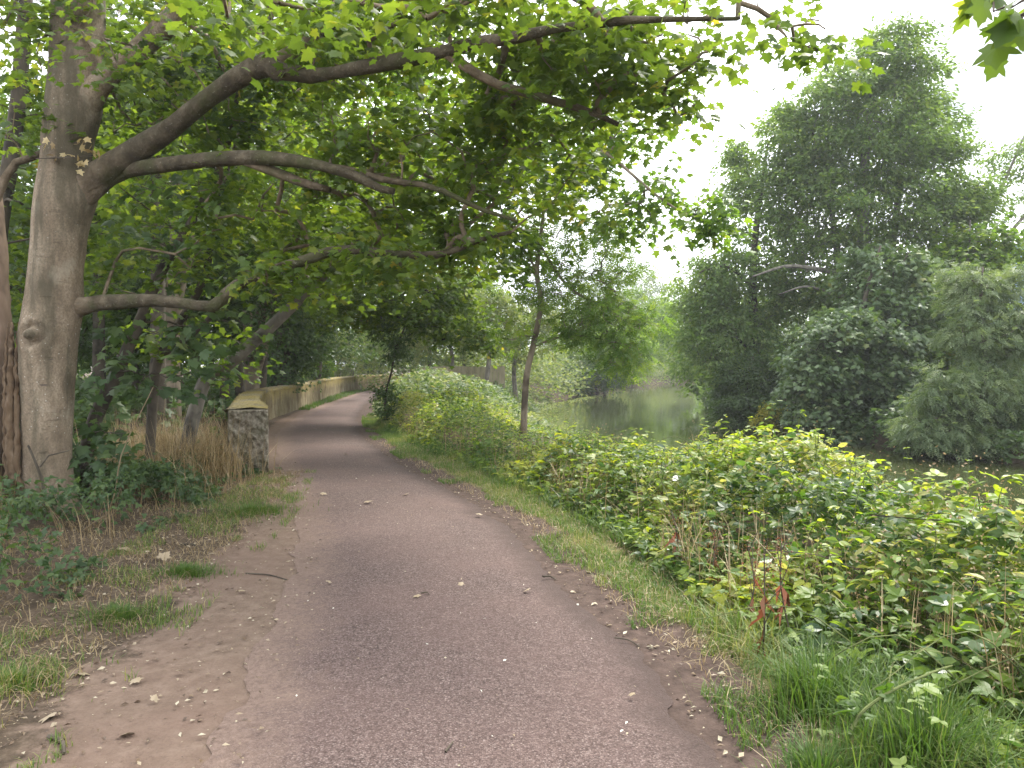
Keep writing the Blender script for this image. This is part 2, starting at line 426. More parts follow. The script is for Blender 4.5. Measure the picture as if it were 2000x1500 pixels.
xF = lambda y: np.interp(y, [-10, 10, 17.6, 21, 25, 29.5, 35, 45, 81, 95, 110, 200], [14.8, 13.2, 12.1, 10.8, 9.6, 8.7, 9.6, 12, 20.5, 32, 52, 160])
xB = lambda y: np.interp(y, [-4, 2, 3.14, 4.1, 4.96, 6.86, 9.55, 12, 15.2, 19.7, 30, 45, 60, 85], [2.3, 2.1, 1.9, 1.62, 1.36, 1.1, .22, -.72, -2.0, -3.4, -5.5, -6.6, -4.8, 5])
WATER = -.8
wallK = np.array([(-3.54, 10.75), (-4.6, 13.6), (-5.85, 17.2), (-7.0, 21.5), (-7.7, 27.3), (-8.9, 36), (-9.5, 42), (-9.5, 47), (-8.6, 52), (-6.6, 58), (-3, 66)])
wallx = lambda y: np.interp(y, wallK[:, 1], wallK[:, 0])


def H(x, y):
    x, y = np.asarray(x, float), np.asarray(y, float)
    l, r, n, f = pathL(y), pathR(y), xN(y), xF(y)
    dp = np.maximum(np.maximum(l - x, x - r), 0)
    z = (fbm(x * .9, y * .9) - .5) * .14 * sstep(.15, 1.2, dp) + (fbm(x * 4, y * 4) - .5) * .05 * sstep(.1, .5, dp)
    z = z + .16 * sstep(1.3, 3.5, l - x) * (y < 60)
    z = z + .3 * sstep(-.1, -.6, x - wallx(y)) * sstep(10.9, 12.5, y) * sstep(70, 60, y)
    bank = sstep(n - 2.4, n + .4, x)
    z = z * (1 - bank) + bank * -1.15
    z = np.where(x > n + .3, -1.15 - .8 * sstep(0, 1.5, np.minimum(x - n - .3, f - x)), z)
    far = sstep(f - .5, f + 2.0, x)
    z = np.where(x > f - .5, -1.15 * (1 - far) + far * (.15 + (fbm(x * .4, y * .4) - .5) * .5), z)
    return z


def axis(a, b, st, lo, hi, g=1.12):
    c = list(np.arange(a, b + 1e-6, st)); s = st
    while c[-1] < hi: s *= g; c.append(c[-1] + s)
    s = st
    while c[0] > lo: s *= g; c.insert(0, c[0] - s)
    return np.array(c)


gx, gy = axis(-7, 6, .09, -420, 420), axis(0, 16, .1, -60, 700)
X, Y = np.meshgrid(gx, gy); Z = H(X, Y)
nx, ny = len(gx), len(gy)
idx = np.arange(nx * ny).reshape(ny, nx)
Q = np.stack([idx[:-1, :-1], idx[:-1, 1:], idx[1:, 1:], idx[1:, :-1]], -1).reshape(-1, 4)
l, r, b = pathL(Y), pathR(Y), xB(Y)
dl = np.interp(Y, [0, 3.3, 4.2, 5, 5.8, 6.7, 8, 9.2, 11, 14, 90], [-2.1, -2.12, -2.1, -2.3, -2.45, -2.55, -2.75, -2.85, -3.3, -4.6, -9])
wdirt = sstep(.35, -.35, dl - X + (fbm(X * 1.7, Y * 1.7) - .5) * .9) * (X < r + .2) + .0
wdirt = np.maximum(wdirt, sstep(.6, .2, l - X) * (X < (l + r) / 2) * .75)
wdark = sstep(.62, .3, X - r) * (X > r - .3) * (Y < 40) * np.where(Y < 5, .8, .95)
wgrass = np.where(X > r, sstep(.3, .6, X - r) * sstep(.9, .2, X - b), .35 * sstep(0, .3, dl - X) * sstep(-3.4, -2.9, X)) * .72
ground = mesh('ground', np.stack([X, Y, Z], -1).reshape(-1, 3), [Q], M['ground'], None,
              {'wdirt': wdirt.ravel(), 'wdark': wdark.ravel(), 'wgrass': wgrass.ravel()}, True)
tag(ground, 'bare soil and leaf litter ground under the trees and brambles', 'ground', None, 'structure')

# path sheet with ragged edges
py_ = np.concatenate([np.arange(-4, 14, .04), np.arange(14, 84, .15)])
nj = 11; u = np.linspace(0, 1, nj)
rag = lambda s: (fbm(py_ * 2.2 + s, py_ * 0 + s, 4) - .5) * .2 + (vn(py_ * 11 + s, py_ * 0) - .5) * .05
lx = pathL(py_) + rag(3.1); rx = pathR(py_) + rag(31.7)
PX = lx[:, None] + (rx - lx)[:, None] * u; PY = np.repeat(py_[:, None], nj, 1)
PZ = .006 + .022 * (1 - (2 * u - 1) ** 2)[None] + 0 * PX
i = np.arange(len(py_) * nj).reshape(-1, nj)
Q = np.stack([i[:-1, :-1], i[:-1, 1:], i[1:, 1:], i[1:, :-1]], -1).reshape(-1, 4)
path = mesh('path', np.stack([PX, PY, PZ], -1).reshape(-1, 3), [Q], M['path'], None,
            {'eL': (PX - lx[:, None]).ravel(), 'eR': (rx[:, None] - PX).ravel()}, True)
tag(path, 'reddish brown stone chip footpath curving left along the river', 'path', None, 'structure')

wy = np.concatenate([np.arange(-30, 130, 2.0), [160, 200]])
a, c = xN(wy) - 1.2, xF(wy) + 1.2
V = np.concatenate([np.stack([a, wy, 0 * a + WATER], -1), np.stack([c, wy, 0 * a + WATER], -1)]); m = len(wy)
k = np.arange(m - 1)
water = mesh('water', V, [np.stack([k, k + m, k + m + 1, k + 1], -1)], M['water'])
tag(water, 'murky green river reflecting the trees', 'river', None, 'structure')


# ------------------------------------------------------------------ trees
def grow(nodes, att, bend=.12):
    """join every attractor to the nearest wood already there; returns paths (points, counts)"""
    nodes = np.asarray(nodes, float); n0 = len(nodes)
    order = np.argsort(((att[:, None] - nodes[None, ::max(1, n0 // 60)]) ** 2).sum(-1).min(1))
    cap = n0 + len(att) * 9; NP = np.zeros((cap, 3)); NP[:n0] = nodes; par = np.full(cap, -1); cnt = np.zeros(cap); n = n0
    paths = []; dirs = np.zeros((len(att), 3))
    for ai in order:
        a = att[ai]
        dd = NP[:n] - a
        dist = np.sqrt((dd ** 2).sum(1)) + .25 * np.maximum(dd[:, 2], 0)
        j = int(np.argmin(dist)); p = NP[j]; v = a - p; L = np.linalg.norm(v)
        k = int(np.clip(L / .3, 2, 8)); t = np.linspace(0, 1, k + 1)[1:, None]
        side = rng.normal(size=3) * bend * L; side[2] = abs(side[2]) * .8
        pts = p + v * t + side * (np.sin(t * math.pi)) + rng.normal(size=(k, 3)) * .02 * L * (t < 1)
        ids = [j]
        for q in pts:
            NP[n] = q; par[n] = ids[-1]; ids.append(n); n += 1
        paths.append(ids); dirs[ai] = pts[-1] - (pts[-2] if k > 1 else p)
        q = ids[-1]
        while q >= 0: cnt[q] += 1; q = par[q]
    return NP, cnt, paths, unit(dirs)


def ell(c, r, n, shell=.5, low=-1.0):
    v = unit(rng.normal(size=(n, 3))); u = rng.random(n) ** (1 / 3)
    u = (u * (1 - shell) + shell * (u ** .3)) * np.where(rng.random(n) < .14, rng.uniform(1.05, 1.4, n), rng.uniform(.85, 1.05, n))
    v = v * u[:, None]; v[:, 2] = np.maximum(v[:, 2], low)
    return np.asarray(c) + v * np.asarray(r)


def sprays(buf, T, att, dirs, per, rad, size, bias=0.0, flat=.22, droop=.35, up=.38, vspread=1.0):
    m = len(att)
    if np.isscalar(per): per = np.full(m, per)
    k = np.maximum(1, rng.poisson(per)); I = np.repeat(np.arange(m), k); N = len(I)
    o = dirs[I].copy(); o[:, 2] *= .35; o = unit(o + 1e-6)
    s = unit(np.cross(o, np.array([0, 0, 1.0])) + 1e-6)
    ph = rng.random(N) * 2 * math.pi; rr = np.sqrt(rng.random(N)) * rad * rng.uniform(.6, 1.25, m)[I]
    offo, offs = np.cos(ph) * rr, np.sin(ph) * rr * .75
    tilt = rng.normal(size=(m, 2))[I] * .3
    P = att[I] + o * offo[:, None] + s * offs[:, None]
    P[:, 2] += rng.normal(size=N) * flat * rad * vspread - .35 * rr ** 2 / rad + tilt[:, 0] * offo + tilt[:, 1] * offs
    d = unit(o * (offo / rad + .5)[:, None] + s * (offs / rad)[:, None] + rng.normal(size=(N, 3)) * .35)
    d[:, 2] -= droop * rng.uniform(.3, 1.8, N)
    nrm = np.array([0, 0, 1.0]) + rng.normal(size=(N, 3)) * up
    sv = rng.random(m)[I] * .45
    var = np.clip(sv + rng.random(N) * .6 + bias, 0, 1) * .985
    var = np.minimum(var, .95); var = np.where(rng.random(N) < .0015, 1.0, var)
    leaves(buf, T, P, d, nrm, size * rng.uniform(.65, 1.2, N), var)


def wood(limbs, sides, wob=0.08):
    """limbs -> (list of arrays rows x,y,z,r)"""
    out = []
    for K in limbs:
        K = np.asarray(K, float)
        L = np.linalg.norm(np.diff(K[:, :3], axis=0), axis=1).sum()
        out.append(spline(K, int(max(6, L / .18))))
    return out


def tree(name, label, limbs, crowns, leaf, mat, size, per, rad, bark='bark', cat='tree', group=None, twig=.005, sides=8, tsides=4,
         bias=0., flat=.22, droop=.35, up=.38, base=None, pexp=.42, maxr=.08, shell=.5, extra=None):
    L = wood(limbs, sides)
    b0 = np.array(base if base is not None else L[0][0, :3], float)
    root = empty(name, b0, label, cat, group)
    tb = Buf()
    for q in L: tb.tube(q[:, :3], q[:, 3], sides, wob=.06)
    att = np.concatenate([ell(c, r, int(n), shell) for c, r, n in crowns])
    gz = H(att[:, 0], att[:, 1])
    att[:, 2] = np.maximum(att[:, 2], np.maximum(gz, WATER) + .12)
    nodes = np.concatenate([q[len(q) // 5 if len(q) > 12 else 1:, :3] for q in L])
    NP, cnt, paths, dirs = grow(nodes, att)
    bb = tb
    for ids in paths:
        rr = np.minimum(twig * np.maximum(cnt[ids], 1) ** pexp, maxr); rr[0] = rr[1]; rr[-1] *= .6
        bb.tube(NP[ids], rr, tsides, cap=False)
    tb.build('trunk', M[bark], root, True)
    cb = Buf()
    sprays(cb, leaf, att, dirs, per, rad, size, bias, flat, droop, up)
    if extra: extra(cb)
    cb.build('crown', M[mat], root)
    return root


def PW(rows): return [(*W(a, b, d), r) for a, b, d, r in rows]


def gw(px, d, r, z=None):
    """foot of a trunk at pixel column px and depth d"""
    x = (px - 1000) / FPX * d
    return (x, d, float(H(x, d)) - .1 if z is None else z, r)


# ---- the big sycamore at the left: trunk of its own making
def big_sycamore():
    root = empty('sycamore_tree', (*G(88, 1000)[:2], .1), 'big smooth barked sycamore with forked trunk at the left edge, long limbs over the path', 'tree')
    tr = [(96, 1060, 8, .29), (95, 1000, 8, .262), (94, 950, 8, .244), (93, 900, 8, .238), (93, 800, 8, .248), (93, 720, 8, .272), (97, 650, 8, .282),
          (103, 590, 8, .275), (112, 500, 8, .27), (120, 430, 8, .285), (126, 380, 8, .29), (130, 310, 8, .25), (140, 220, 8, .265), (148, 150, 8, .262),
          (152, 60, 8, .262), (154, -20, 8, .25), (150, -150, 8, .22), (140, -330, 8, .18), (150, -560, 8, .12), (165, -800, 8, .05)]
    q = spline(PW(tr), 190)
    sides = 56; th = np.linspace(0, 2 * math.pi, sides, endpoint=False)
    C, r = q[:, :3], q[:, 3]
    V = np.zeros((len(q), sides, 3))
    zz = C[:, 2][:, None]
    rr = r[:, None] * (1 + .05 * (fbm(np.cos(th)[None] * 1.3 + 3 + zz * .7, np.sin(th)[None] * 1.3 + 8 + zz * .2) - .5) * 2
                       + .005 * (vn(zz * 26, th[None] * 3) - .5) * 2 + .022 * (vn(zz * 5 + 3, th[None] * 1.5 + 9) - .5) * 2)
    rr = rr + (.05 * np.exp(-np.maximum(zz - .05, 0) / .14) * (.5 + .9 * np.abs(np.sin(th * 2.5 + .6)))[None])
    # knot: eye shaped boss with a dished ring, facing the camera and a little to the right
    kz = W(90, 655, 8)[2]; kt = -math.pi / 2 + .02
    da = (th - kt + math.pi) % (2 * math.pi) - math.pi
    ud = np.sqrt((da[None] * .30 / .17) ** 2 + ((zz - kz) / .15) ** 2)
    rr = rr + .085 * np.exp(-(ud / 1.1) ** 2) - .085 * np.exp(-((ud - .62) / .19) ** 2) + .06 * np.exp(-(ud / .3) ** 2)
    # fork swelling where limbs leave
    for pz, ang, am in ((W(0, 385, 8)[2], 0, .05), (W(0, 598, 8)[2], .1, .03), (W(0, 215, 8)[2], 0, .04)):
        dg = (th - ang + math.pi) % (2 * math.pi) - math.pi
        rr = rr + am * np.exp(-(dg / .8) ** 2)[None] * np.exp(-((zz - pz) / .22) ** 2)
    V[..., 0] = C[:, 0][:, None] + rr * np.cos(th); V[..., 1] = C[:, 1][:, None] + rr * np.sin(th); V[..., 2] = zz + 0 * rr
    i = np.arange(len(q) - 1)[:, None] * sides; j = np.arange(sides)[None]; j2 = (j + 1) % sides
    Q = np.stack(np.broadcast_arrays(i + j, i + j2, i + sides + j2, i + sides + j), -1).reshape(-1, 4)
    trunk = mesh('trunk', V.reshape(-1, 3), [Q], M['bark_main'], root, None, True)
    # dark weathered face of the knot, a cap hugging the boss
    kb = Buf()
    for uu, dz, da_ in ((0, .012, 0),):
        n = 26; ring = np.linspace(0, 2 * math.pi, n, endpoint=False)
        pts = [];
        for f in (0, .25, .5, .75, 1):
            for t in ring:
                a = kt + f * .12 * math.cos(t) / .33; z = kz + f * .075 * math.sin(t)
                jz = int(np.argmin(abs(C[:, 2] - z))); jt = int(round(((a) % (2 * math.pi)) / (2 * math.pi) * sides)) % sides
                R0 = rr[jz, jt] + .012 * (1 - f ** 2) + .004 * math.sin(f * 22)
                pts.append((C[jz, 0] + R0 * math.cos(a), C[jz, 1] + R0 * math.sin(a), z))
        i = np.arange(4)[:, None] * n; j = np.arange(n)[None]; j2 = (j + 1) % n
        kb.add(pts, [np.stack(np.broadcast_arrays(i + j, i + j2, i + n + j2, i + n + j), -1).reshape(-1, 4)])
    kb.build('knot', M['bark_knot'], trunk, True)
    # second stem at the frame's edge, and the torn bark seam between the two
    st = PW([(-42, 1060, 8.05, .42), (-45, 980, 8.05, .36), (-45, 850, 8.05, .34), (-42, 700, 8.05, .33), (-45, 600, 8.1, .31), (-52, 450, 8.2, .30), (-62, 300, 8.3, .27), (-85, 0, 8.5, .22), (-110, -300, 8.7, .14)])
    b = Buf(); qs = spline(st, 90); b.tube(qs[:, :3], qs[:, 3], 32, wob=.05); b.build('stem', M['bark_red'], root, True)
    b = Buf()
    for px0, r0 in ((22, .055), (34, .035), (12, .03)):
        s_ = spline(PW([(px0 + 12, 1010, 7.74, r0), (px0, 900, 7.76, r0 * .9), (px0 - 2, 780, 7.79, r0 * .75), (px0 - 1, 690, 7.83, r0 * .5), (px0 + 3, 630, 7.9, r0 * .2)]), 60)
        s_[:, 0] += (vn(np.arange(60) * .9 + px0, np.zeros(60)) - .5) * .03
        b.tube(s_[:, :3], s_[:, 3], 9, wob=.35)
    b.build('bark_seam', M['bark_seam'], root, True)
    limbs = [
        [(118, 420, 8.0, .17), (160, 372, 7.98, .18), (205, 330, 7.9, .135), (300, 265, 7.6, .118), (400, 200, 7.3, .105), (520, 130, 7.0, .098), (560, 142, 6.9, .075), (620, 150, 6.8, .062),
         (700, 132, 6.5, .058), (800, 110, 6.2, .055), (880, 92, 6.0, .052), (960, 76, 5.8, .045), (1040, 62, 5.6, .038), (1160, 45, 5.3, .032), (1300, 38, 5.1, .024), (1440, 38, 5.0, .016)],
        [(520, 130, 7.0, .075), (565, 105, 6.95, .06), (625, 65, 6.9, .052), (690, 0, 6.8, .045), (760, -90, 6.8, .035), (860, -190, 6.6, .02)],
        [(515, 130, 7.0, .035), (512, 85, 7.05, .028), (525, 40, 7.1, .025), (542, -5, 7.2, .022), (560, -120, 7.3, .012)],
        [(865, 98, 6.02, .045), (910, 130, 6.0, .042), (960, 162, 6.0, .04), (1060, 192, 6.0, .034), (1150, 214, 6.0, .028), (1210, 243, 6.0, .018)],
        [(125, 425, 8.0, .12), (165, 385, 7.96, .12), (225, 340, 7.9, .085), (330, 316, 7.6, .075), (490, 312, 7.2, .064), (590, 320, 7.0, .052), (690, 345, 6.8, .04), (772, 372, 6.7, .03)],
        [(600, 322, 7.0, .035), (680, 332, 6.9, .034), (760, 352, 6.8, .032), (850, 366, 6.6, .028), (940, 410, 6.5, .022), (1010, 432, 6.4, .014)],
        [(480, 314, 7.25, .05), (540, 338, 7.2, .048), (600, 362, 7.15, .042), (645, 372, 7.1, .03)],
        [(90, 612, 8.1, .17), (140, 600, 8.02, .125), (175, 593, 7.98, .092), (210, 588, 7.92, .08), (290, 592, 7.7, .072), (380, 597, 7.5, .068), (425, 588, 7.45, .066), (470, 562, 7.4, .062), (560, 520, 7.3, .055), (660, 492, 7.2, .05),
         (760, 498, 7.1, .04), (850, 494, 7.0, .034), (920, 475, 6.9, .026), (1000, 455, 6.9, .016)],
        [(138, 250, 8.0, .16), (205, 155, 7.9, .118), (300, 75, 7.8, .108), (375, 0, 7.7, .098), (450, -90, 7.6, .08), (560, -240, 7.4, .05), (640, -420, 7.2, .02)],
        [(-45, 480, 8.2, .05), (20, 330, 8.3, .045), (60, 310, 8.2, .04), (100, 300, 8.1, .04)],
    ]
    L = wood([PW(l) for l in limbs], 10)
    for k_, q in enumerate(L):
        m_ = np.arange(len(q)); ws = np.minimum(1, m_ / 8)
        for ax in range(3): q[:, ax] += (fbm(m_ * .33 + 7 * ax + 31 * k_, m_ * 0 + ax, 2) - .5) * .085 * ws * np.minimum(1, q[:, 3] / .045)
        q[:, 3] *= 1 + (vn(m_ * .45 + 13 * k_, m_ * 0) - .5) * .34 * ws
    E = [(W(560, 40, 7.6), (1.9, 1.1, .7), 95), (W(900, 50, 6.6), (1.6, 1.0, .5), 84), (W(1220, 95, 5.9), (.85, .7, .36), 40), (W(1080, 180, 6.8), (.9, .6, .4), 30), (W(1345, 140, 5.9), (.26, .4, .42), 9),
         (W(830, 300, 7.3), (1.3, .8, .55), 66), (W(640, 410, 8.1), (1.7, .8, .5), 70), (W(900, 465, 7.5), (.7, .6, .25), 24), (W(400, 180, 8.5), (1.4, .6, .8), 50),
         (W(150, -20, 7.9), (1.1, .5, .6), 26), (W(660, -50, 4.6), (1.5, .6, .26), 20), (W(1120, -40, 4.8), (.9, .6, .2), 9), (W(1540, 70, 5.2), (.3, .3, .22), 5), (W(1480, 10, 5.2), (.4, .4, .12), 5), (W(1620, 60, 5.3), (.2, .3, .14), 2),
         (W(300, 520, 8.4), (.9, .3, .3), 9), (W(560, 540, 7.1), (.5, .3, .15), 9), (W(760, 500, 6.8), (.5, .4, .15), 10), (W(1000, 330, 7.4), (.9, .8, .5), 26), (W(60, 150, 7.9), (.45, .3, .8), 12), (W(200, 120, 7.3), (.4, .2, .4), 5),
         ((-3.6, 8.6, 7.4), (3.2, 2.6, 1.3), 26)]
    att = np.concatenate([ell(c, r, n, .25) for c, r, n in E])
    # keep the view of the trunk free
    pxs = 1000 + FPX * att[:, 0] / att[:, 1]
    bl = [q[len(q) // 5:, :3] for q in L]
    nodes = np.concatenate(bl); own = list(np.repeat(np.arange(len(bl)), [len(q) for q in bl]))
    NP, cnt, paths, dirs = grow(nodes, att)
    B = [Buf() for q in L]
    for q, b in zip(L, B): b.tube(q[:, :3], q[:, 3], 14, np.append(np.repeat(np.clip((np.arange(len(q)) - 1) / 6, 0, 1), 14), 1), wob=.16)
    for ids in paths:
        r_ = np.minimum(.0055 * np.maximum(cnt[ids], 1) ** .5, .03); r_[0] = r_[1]
        own += [own[ids[0]]] * (len(ids) - 1)
        B[own[ids[0]]].tube(NP[ids], r_, 5, cap=False)
    for k_, b in enumerate(B): b.build('limb', M['bark_main' if k_ == 8 else 'bark_limb'], root, True)
    per = np.where(1000 + FPX * att[:, 0] / att[:, 1] > 1330, 13.0, 30.0)
    cb = Buf(); sprays(cb, MAPLE, att, dirs, per, .38, .09, .02, .2, .35, .30)
    cb.build('crown', M['syc'], root)
    return root


def quick_bark(name, a, b, c, s=7): M[name] = bark_mat(name, a, b, c, s)


def limb_bark():
    t = NT('limb_bark'); P = t.pos(); n1 = t.noise(P, 7, 6, .65); n2 = t.noise(P, 2.2, 4); n3 = t.noise(P, 30, 4, .65)
    a = t.ramp(n1, [(.3, (.09, .07, .045)), (.5, (.17, .13, .09)), (.7, (.25, .195, .14))])
    b = t.ramp(n1, [(.3, (.034, .028, .018)), (.5, (.068, .056, .037)), (.7, (.125, .105, .072))])
    c = t.mix(t.attr('var'), a, b)
    c = t.mix(t.ramp(n2, [(.52, (0, 0, 0)), (.64, (.75, .75, .75))]), c, (.055, .06, .024))
    c = t.mix(t.math('MULTIPLY', t.ramp(n3, [(.62, (0, 0, 0)), (.7, (1, 1, 1))]), .6), c, (.24, .23, .18))
    return t.fin(t.principled(c, .9, .15, t.math('ADD', n1, t.math('MULTIPLY', n3, .5)), .03))


M['bark_limb'] = limb_bark()
quick_bark('bark_red', (.12, .085, .06), (.19, .135, .10), (.25, .185, .14), 6)
quick_bark('bark_seam', (.06, .035, .018), (.11, .075, .046), (.17, .125, .085), 16)
quick_bark('bark_knot', (.06, .048, .034), (.10, .08, .055), (.15, .125, .085), 26)
big_sycamore()

# withered leaf clusters caught on the big trunk
t = empty('withered_leaf_cluster', W(140, 300, 7.62), 'withered tan leaves caught in the crotch of the big sycamore', 'dead leaves')
b = Buf(); at = np.stack([W(x, y, 7.62) for x, y in ((95, 285), (105, 300), (150, 290), (165, 300), (150, 320), (160, 312), (185, 300), (172, 288))])
P = np.repeat(at, 3, 0) + rng.normal(size=(24, 3)) * .04
leaves(b, MAPLO, P, rng.normal(size=(24, 3)) + [0, 0, -.8], rng.normal(size=(24, 3)) + [0, -.6, .3], rng.uniform(.05, .1, 24), rng.random(24))
b.build('withered_leaves', M['tan'], t)
b = Buf(); b.tube(spline([W(70, 310, 7.66), W(120, 308, 7.64), W(190, 303, 7.64)], 8), .006, 5); b.build('twig', M['bark'], t)

# ---- left-hand young sycamores and the trees behind the wall
tree('sycamore_sapling', 'slim dark sapling leaning right just behind the big trunk, broad leaves low down',
     [[gw(150, 8.7, .085)] + PW([(178, 840, 8.7, .08), (225, 735, 8.7, .075), (272, 630, 8.8, .065), (310, 540, 8.8, .06), (370, 440, 8.8, .05), (440, 300, 8.8, .035), (470, 150, 8.7, .02)])],
     [(W(330, 700, 8.4), (.75, .5, .4), 13), (W(230, 690, 8.5), (.4, .4, .4), 6), (W(400, 430, 8.8), (.8, .8, .8), 30), (W(410, 650, 8.9), (.5, .4, .35), 9), (W(215, 830, 8.4), (.3, .3, .4), 8), (W(470, 160, 8.6), (.9, .7, .5), 36)],
     MAPLE, 'dark_mid', .14, 9, .3, bark='bark', twig=.004, group=None)  # deep shade behind the big trunk put into a darker leaf colour
tree('sycamore_sapling', 'thin double stemmed sapling left of the dry grass, behind the leaning sapling',
     [[gw(285, 9.4, .06)] + PW([(305, 720, 9.4, .06), (345, 640, 9.4, .05), (400, 540, 9.4, .045), (425, 400, 9.4, .035), (470, 250, 9.4, .02)]),
      PW([(320, 690, 9.4, .045), (390, 640, 9.3, .04), (470, 560, 9.2, .035), (540, 500, 9.2, .02)])],
     [(W(360, 640, 9.4), (.7, .6, .5), 12), (W(480, 480, 9.3), (1.0, .8, .5), 34), (W(460, 280, 9.4), (1.1, .9, .9), 60), (W(300, 330, 9.8), (1.1, .8, .8), 30)],
     MAPLO, 'syc', .12, 14, .36, twig=.004)
tree('leaning_sycamore', 'bare diagonal trunk leaning right across the wall end',
     [[gw(345, 10.4, .10)] + PW([(395, 755, 10.3, .095), (450, 708, 10.2, .09), (540, 628, 10.0, .08), (640, 530, 9.8, .07), (720, 450, 9.6, .045), (800, 400, 9.5, .02)])],
     [(W(700, 470, 9.6), (1.3, .9, .5), 60), (W(640, 545, 10), (.6, .5, .25), 12), (W(800, 420, 9.4), (1.0, .9, .5), 55), (W(430, 690, 10.2), (.5, .3, .3), 12)],
     MAPLO, 'syc', .12, 15, .36, bark='bark_grey', twig=.004)
tree('multi_stem_sycamore', 'group of pale slender stems from one stump behind the concrete wall',
     [[gw(494, 22, .24)] + PW([(492, 700, 22, .2), (503, 640, 21.5, .19), (530, 565, 21, .16), (570, 450, 19.5, .13), (690, 350, 17.8, .105), (800, 300, 16.2, .085), (890, 252, 15, .07), (1000, 255, 14, .05), (1100, 262, 13.4, .04), (1190, 305, 13, .03), (1300, 395, 12.7, .022), (1390, 440, 12.5, .01)]),
      PW([(489, 730, 22, .17), (484, 620, 22, .14), (478, 520, 22, .12), (480, 380, 22, .09), (500, 200, 22, .04)]),
      PW([(500, 725, 22, .15), (530, 630, 22.1, .13), (556, 560, 22.1, .115), (590, 400, 22.2, .09), (640, 220, 22, .04)]),
      PW([(485, 725, 22, .08), (466, 640, 22, .075), (455, 560, 22, .06), (440, 420, 22, .04)]),
      PW([(890, 252, 15, .065), (915, 215, 14.9, .06), (925, 180, 14.8, .05), (960, 90, 14.6, .03)])],
     [(W(500, 330, 21.5), (3.2, 2.2, 2.2), 150), (W(720, 350, 18), (2.4, 1.8, 1.2), 140), (W(950, 290, 14.6), (1.7, 1.4, .95), 120), (W(1120, 280, 13.6), (1.1, 1.1, .75), 70), (W(900, 130, 14.8), (1.9, 1.5, 1.1), 100),
      (W(640, 150, 20), (3.0, 2.2, 1.8), 140), (W(1270, 210, 13), (.6, .8, .6), 18), (W(1190, 430, 13.4), (.9, .8, .35), 20),
      (W(1370, 415, 12.5), (.45, .5, .25), 15), (W(1420, 450, 12.4), (.25, .3, .12), 5), (W(1280, 370, 13), (.5, .6, .3), 11), (W(1000, 480, 15.5), (1.1, 1.0, .6), 50)],
     MAPLO, 'syc_yellow', .15, 17, .45, bark='bark_pale', twig=.006)
tree('sycamore_tree', 'pale trunk half hidden by sapling leaves left of the dry grass',
     [[gw(325, 14.5, .17)] + PW([(326, 690, 14.5, .16), (333, 600, 14.5, .14), (345, 450, 14.5, .12), (340, 200, 14.5, .08), (345, -50, 14.5, .03)]),
      [gw(345, 14.6, .09)] + PW([(343, 680, 14.6, .08), (352, 580, 14.6, .07), (390, 400, 14.6, .05)])],
     [(W(330, 300, 14.5), (2.0, 2.0, 1.7), 90), (W(250, 520, 14), (1.5, 1.4, .7), 36), (W(350, 40, 14.5), (2.2, 2, 1.2), 80)], MAPLO, 'syc', .15, 16, .45, bark='bark_pale')


def ivy_coat(rows, n, spread):
    q = spline(PW(rows), 60)
    def f(cb):
        i = rng.integers(0, 60, n); a = rng.random(n) * 2 * math.pi; rr = q[i, 3] + np.abs(rng.normal(size=n)) * spread * (1 - .3 * i / 60)
        o = np.stack([np.cos(a), np.sin(a), 0 * a], -1)
        P = q[i, :3] + o * rr[:, None] + rng.normal(size=(n, 3)) * .06
        leaves(cb, MAPLO, P, o * .5 + [0, 0, -1] + rng.normal(size=(n, 3)) * .4, o + rng.normal(size=(n, 3)) * .35, rng.uniform(.06, .12, n), rng.random(n))
    return f


iv = [(548, 760, 26, .34), (552, 650, 26, .32), (562, 500, 26, .26), (580, 300, 25.8, .2), (590, 100, 25.6, .1)]
tree('ivy_clad_tree', 'dark tree thickly clad in ivy behind the wall', [PW(iv)],
     [(W(590, 660, 26.5), (1.1, .9, 1.3), 90), (W(620, 560, 26.4), (2.4, 2.0, 1.2), 130), (W(590, 380, 26), (3.4, 2.6, 2.4), 170), (W(690, 470, 25.6), (2.6, 2.0, 1.4), 130), (W(545, 690, 26.6), (.8, .7, 1.0), 50)],
     MAPLO, 'dark', .15, 20, .55, extra=ivy_coat(iv, 9000, .45), base=gw(548, 26, 0)[:3])
tree('dark_trunked_tree', 'thin dark trunk rising behind the big sycamore at the top left corner',
     [[gw(-30, 11, .13)] + PW([(-15, 600, 11, .12), (2, 420, 11, .115), (18, 330, 11, .11), (35, 200, 11, .105), (46, 60, 11, .1), (60, -150, 11, .06)])],
     [(W(40, 380, 11.5), (1.1, .9, 1.3), 50), (W(60, 100, 11), (1.2, 1.0, 1.0), 46), (W(-60, 560, 11.5), (1.0, .8, 1.2), 34), (W(230, 420, 11.5), (.9, .8, 1.0), 50)], MAPLO, 'syc', .14, 12, .42)
# arching tree over the path beyond the wall
tree('arching_tree', 'dark leafy tree behind the wall whose boughs arch low over the path bend',
     [[gw(505, 23, .2)] + PW([(512, 700, 22.9, .18), (530, 610, 22.6, .16), (580, 540, 22, .13), (680, 510, 21, .1), (780, 530, 20, .06), (860, 590, 19.3, .025)]),
      PW([(560, 560, 22.2, .09), (650, 585, 21.2, .07), (740, 608, 20.3, .05), (800, 625, 19.6, .03), (860, 640, 19.3, .015)])],
     [(W(790, 575, 19.6), (1.8, 1.6, .8), 140), (W(880, 620, 19.3), (1.15, 1.2, .6), 95), (W(720, 600, 20), (1.2, 1.1, .5), 70), (W(690, 480, 20.5), (2.2, 2, 1.2), 120), (W(850, 510, 19.4), (1.5, 1.4, .8), 100), (W(945, 665, 19.2), (.4, .5, .32), 20), (W(640, 590, 21.5), (1.0, 1.0, .5), 50)],
     MAPLO, 'syc', .13, 20, .45, twig=.005)
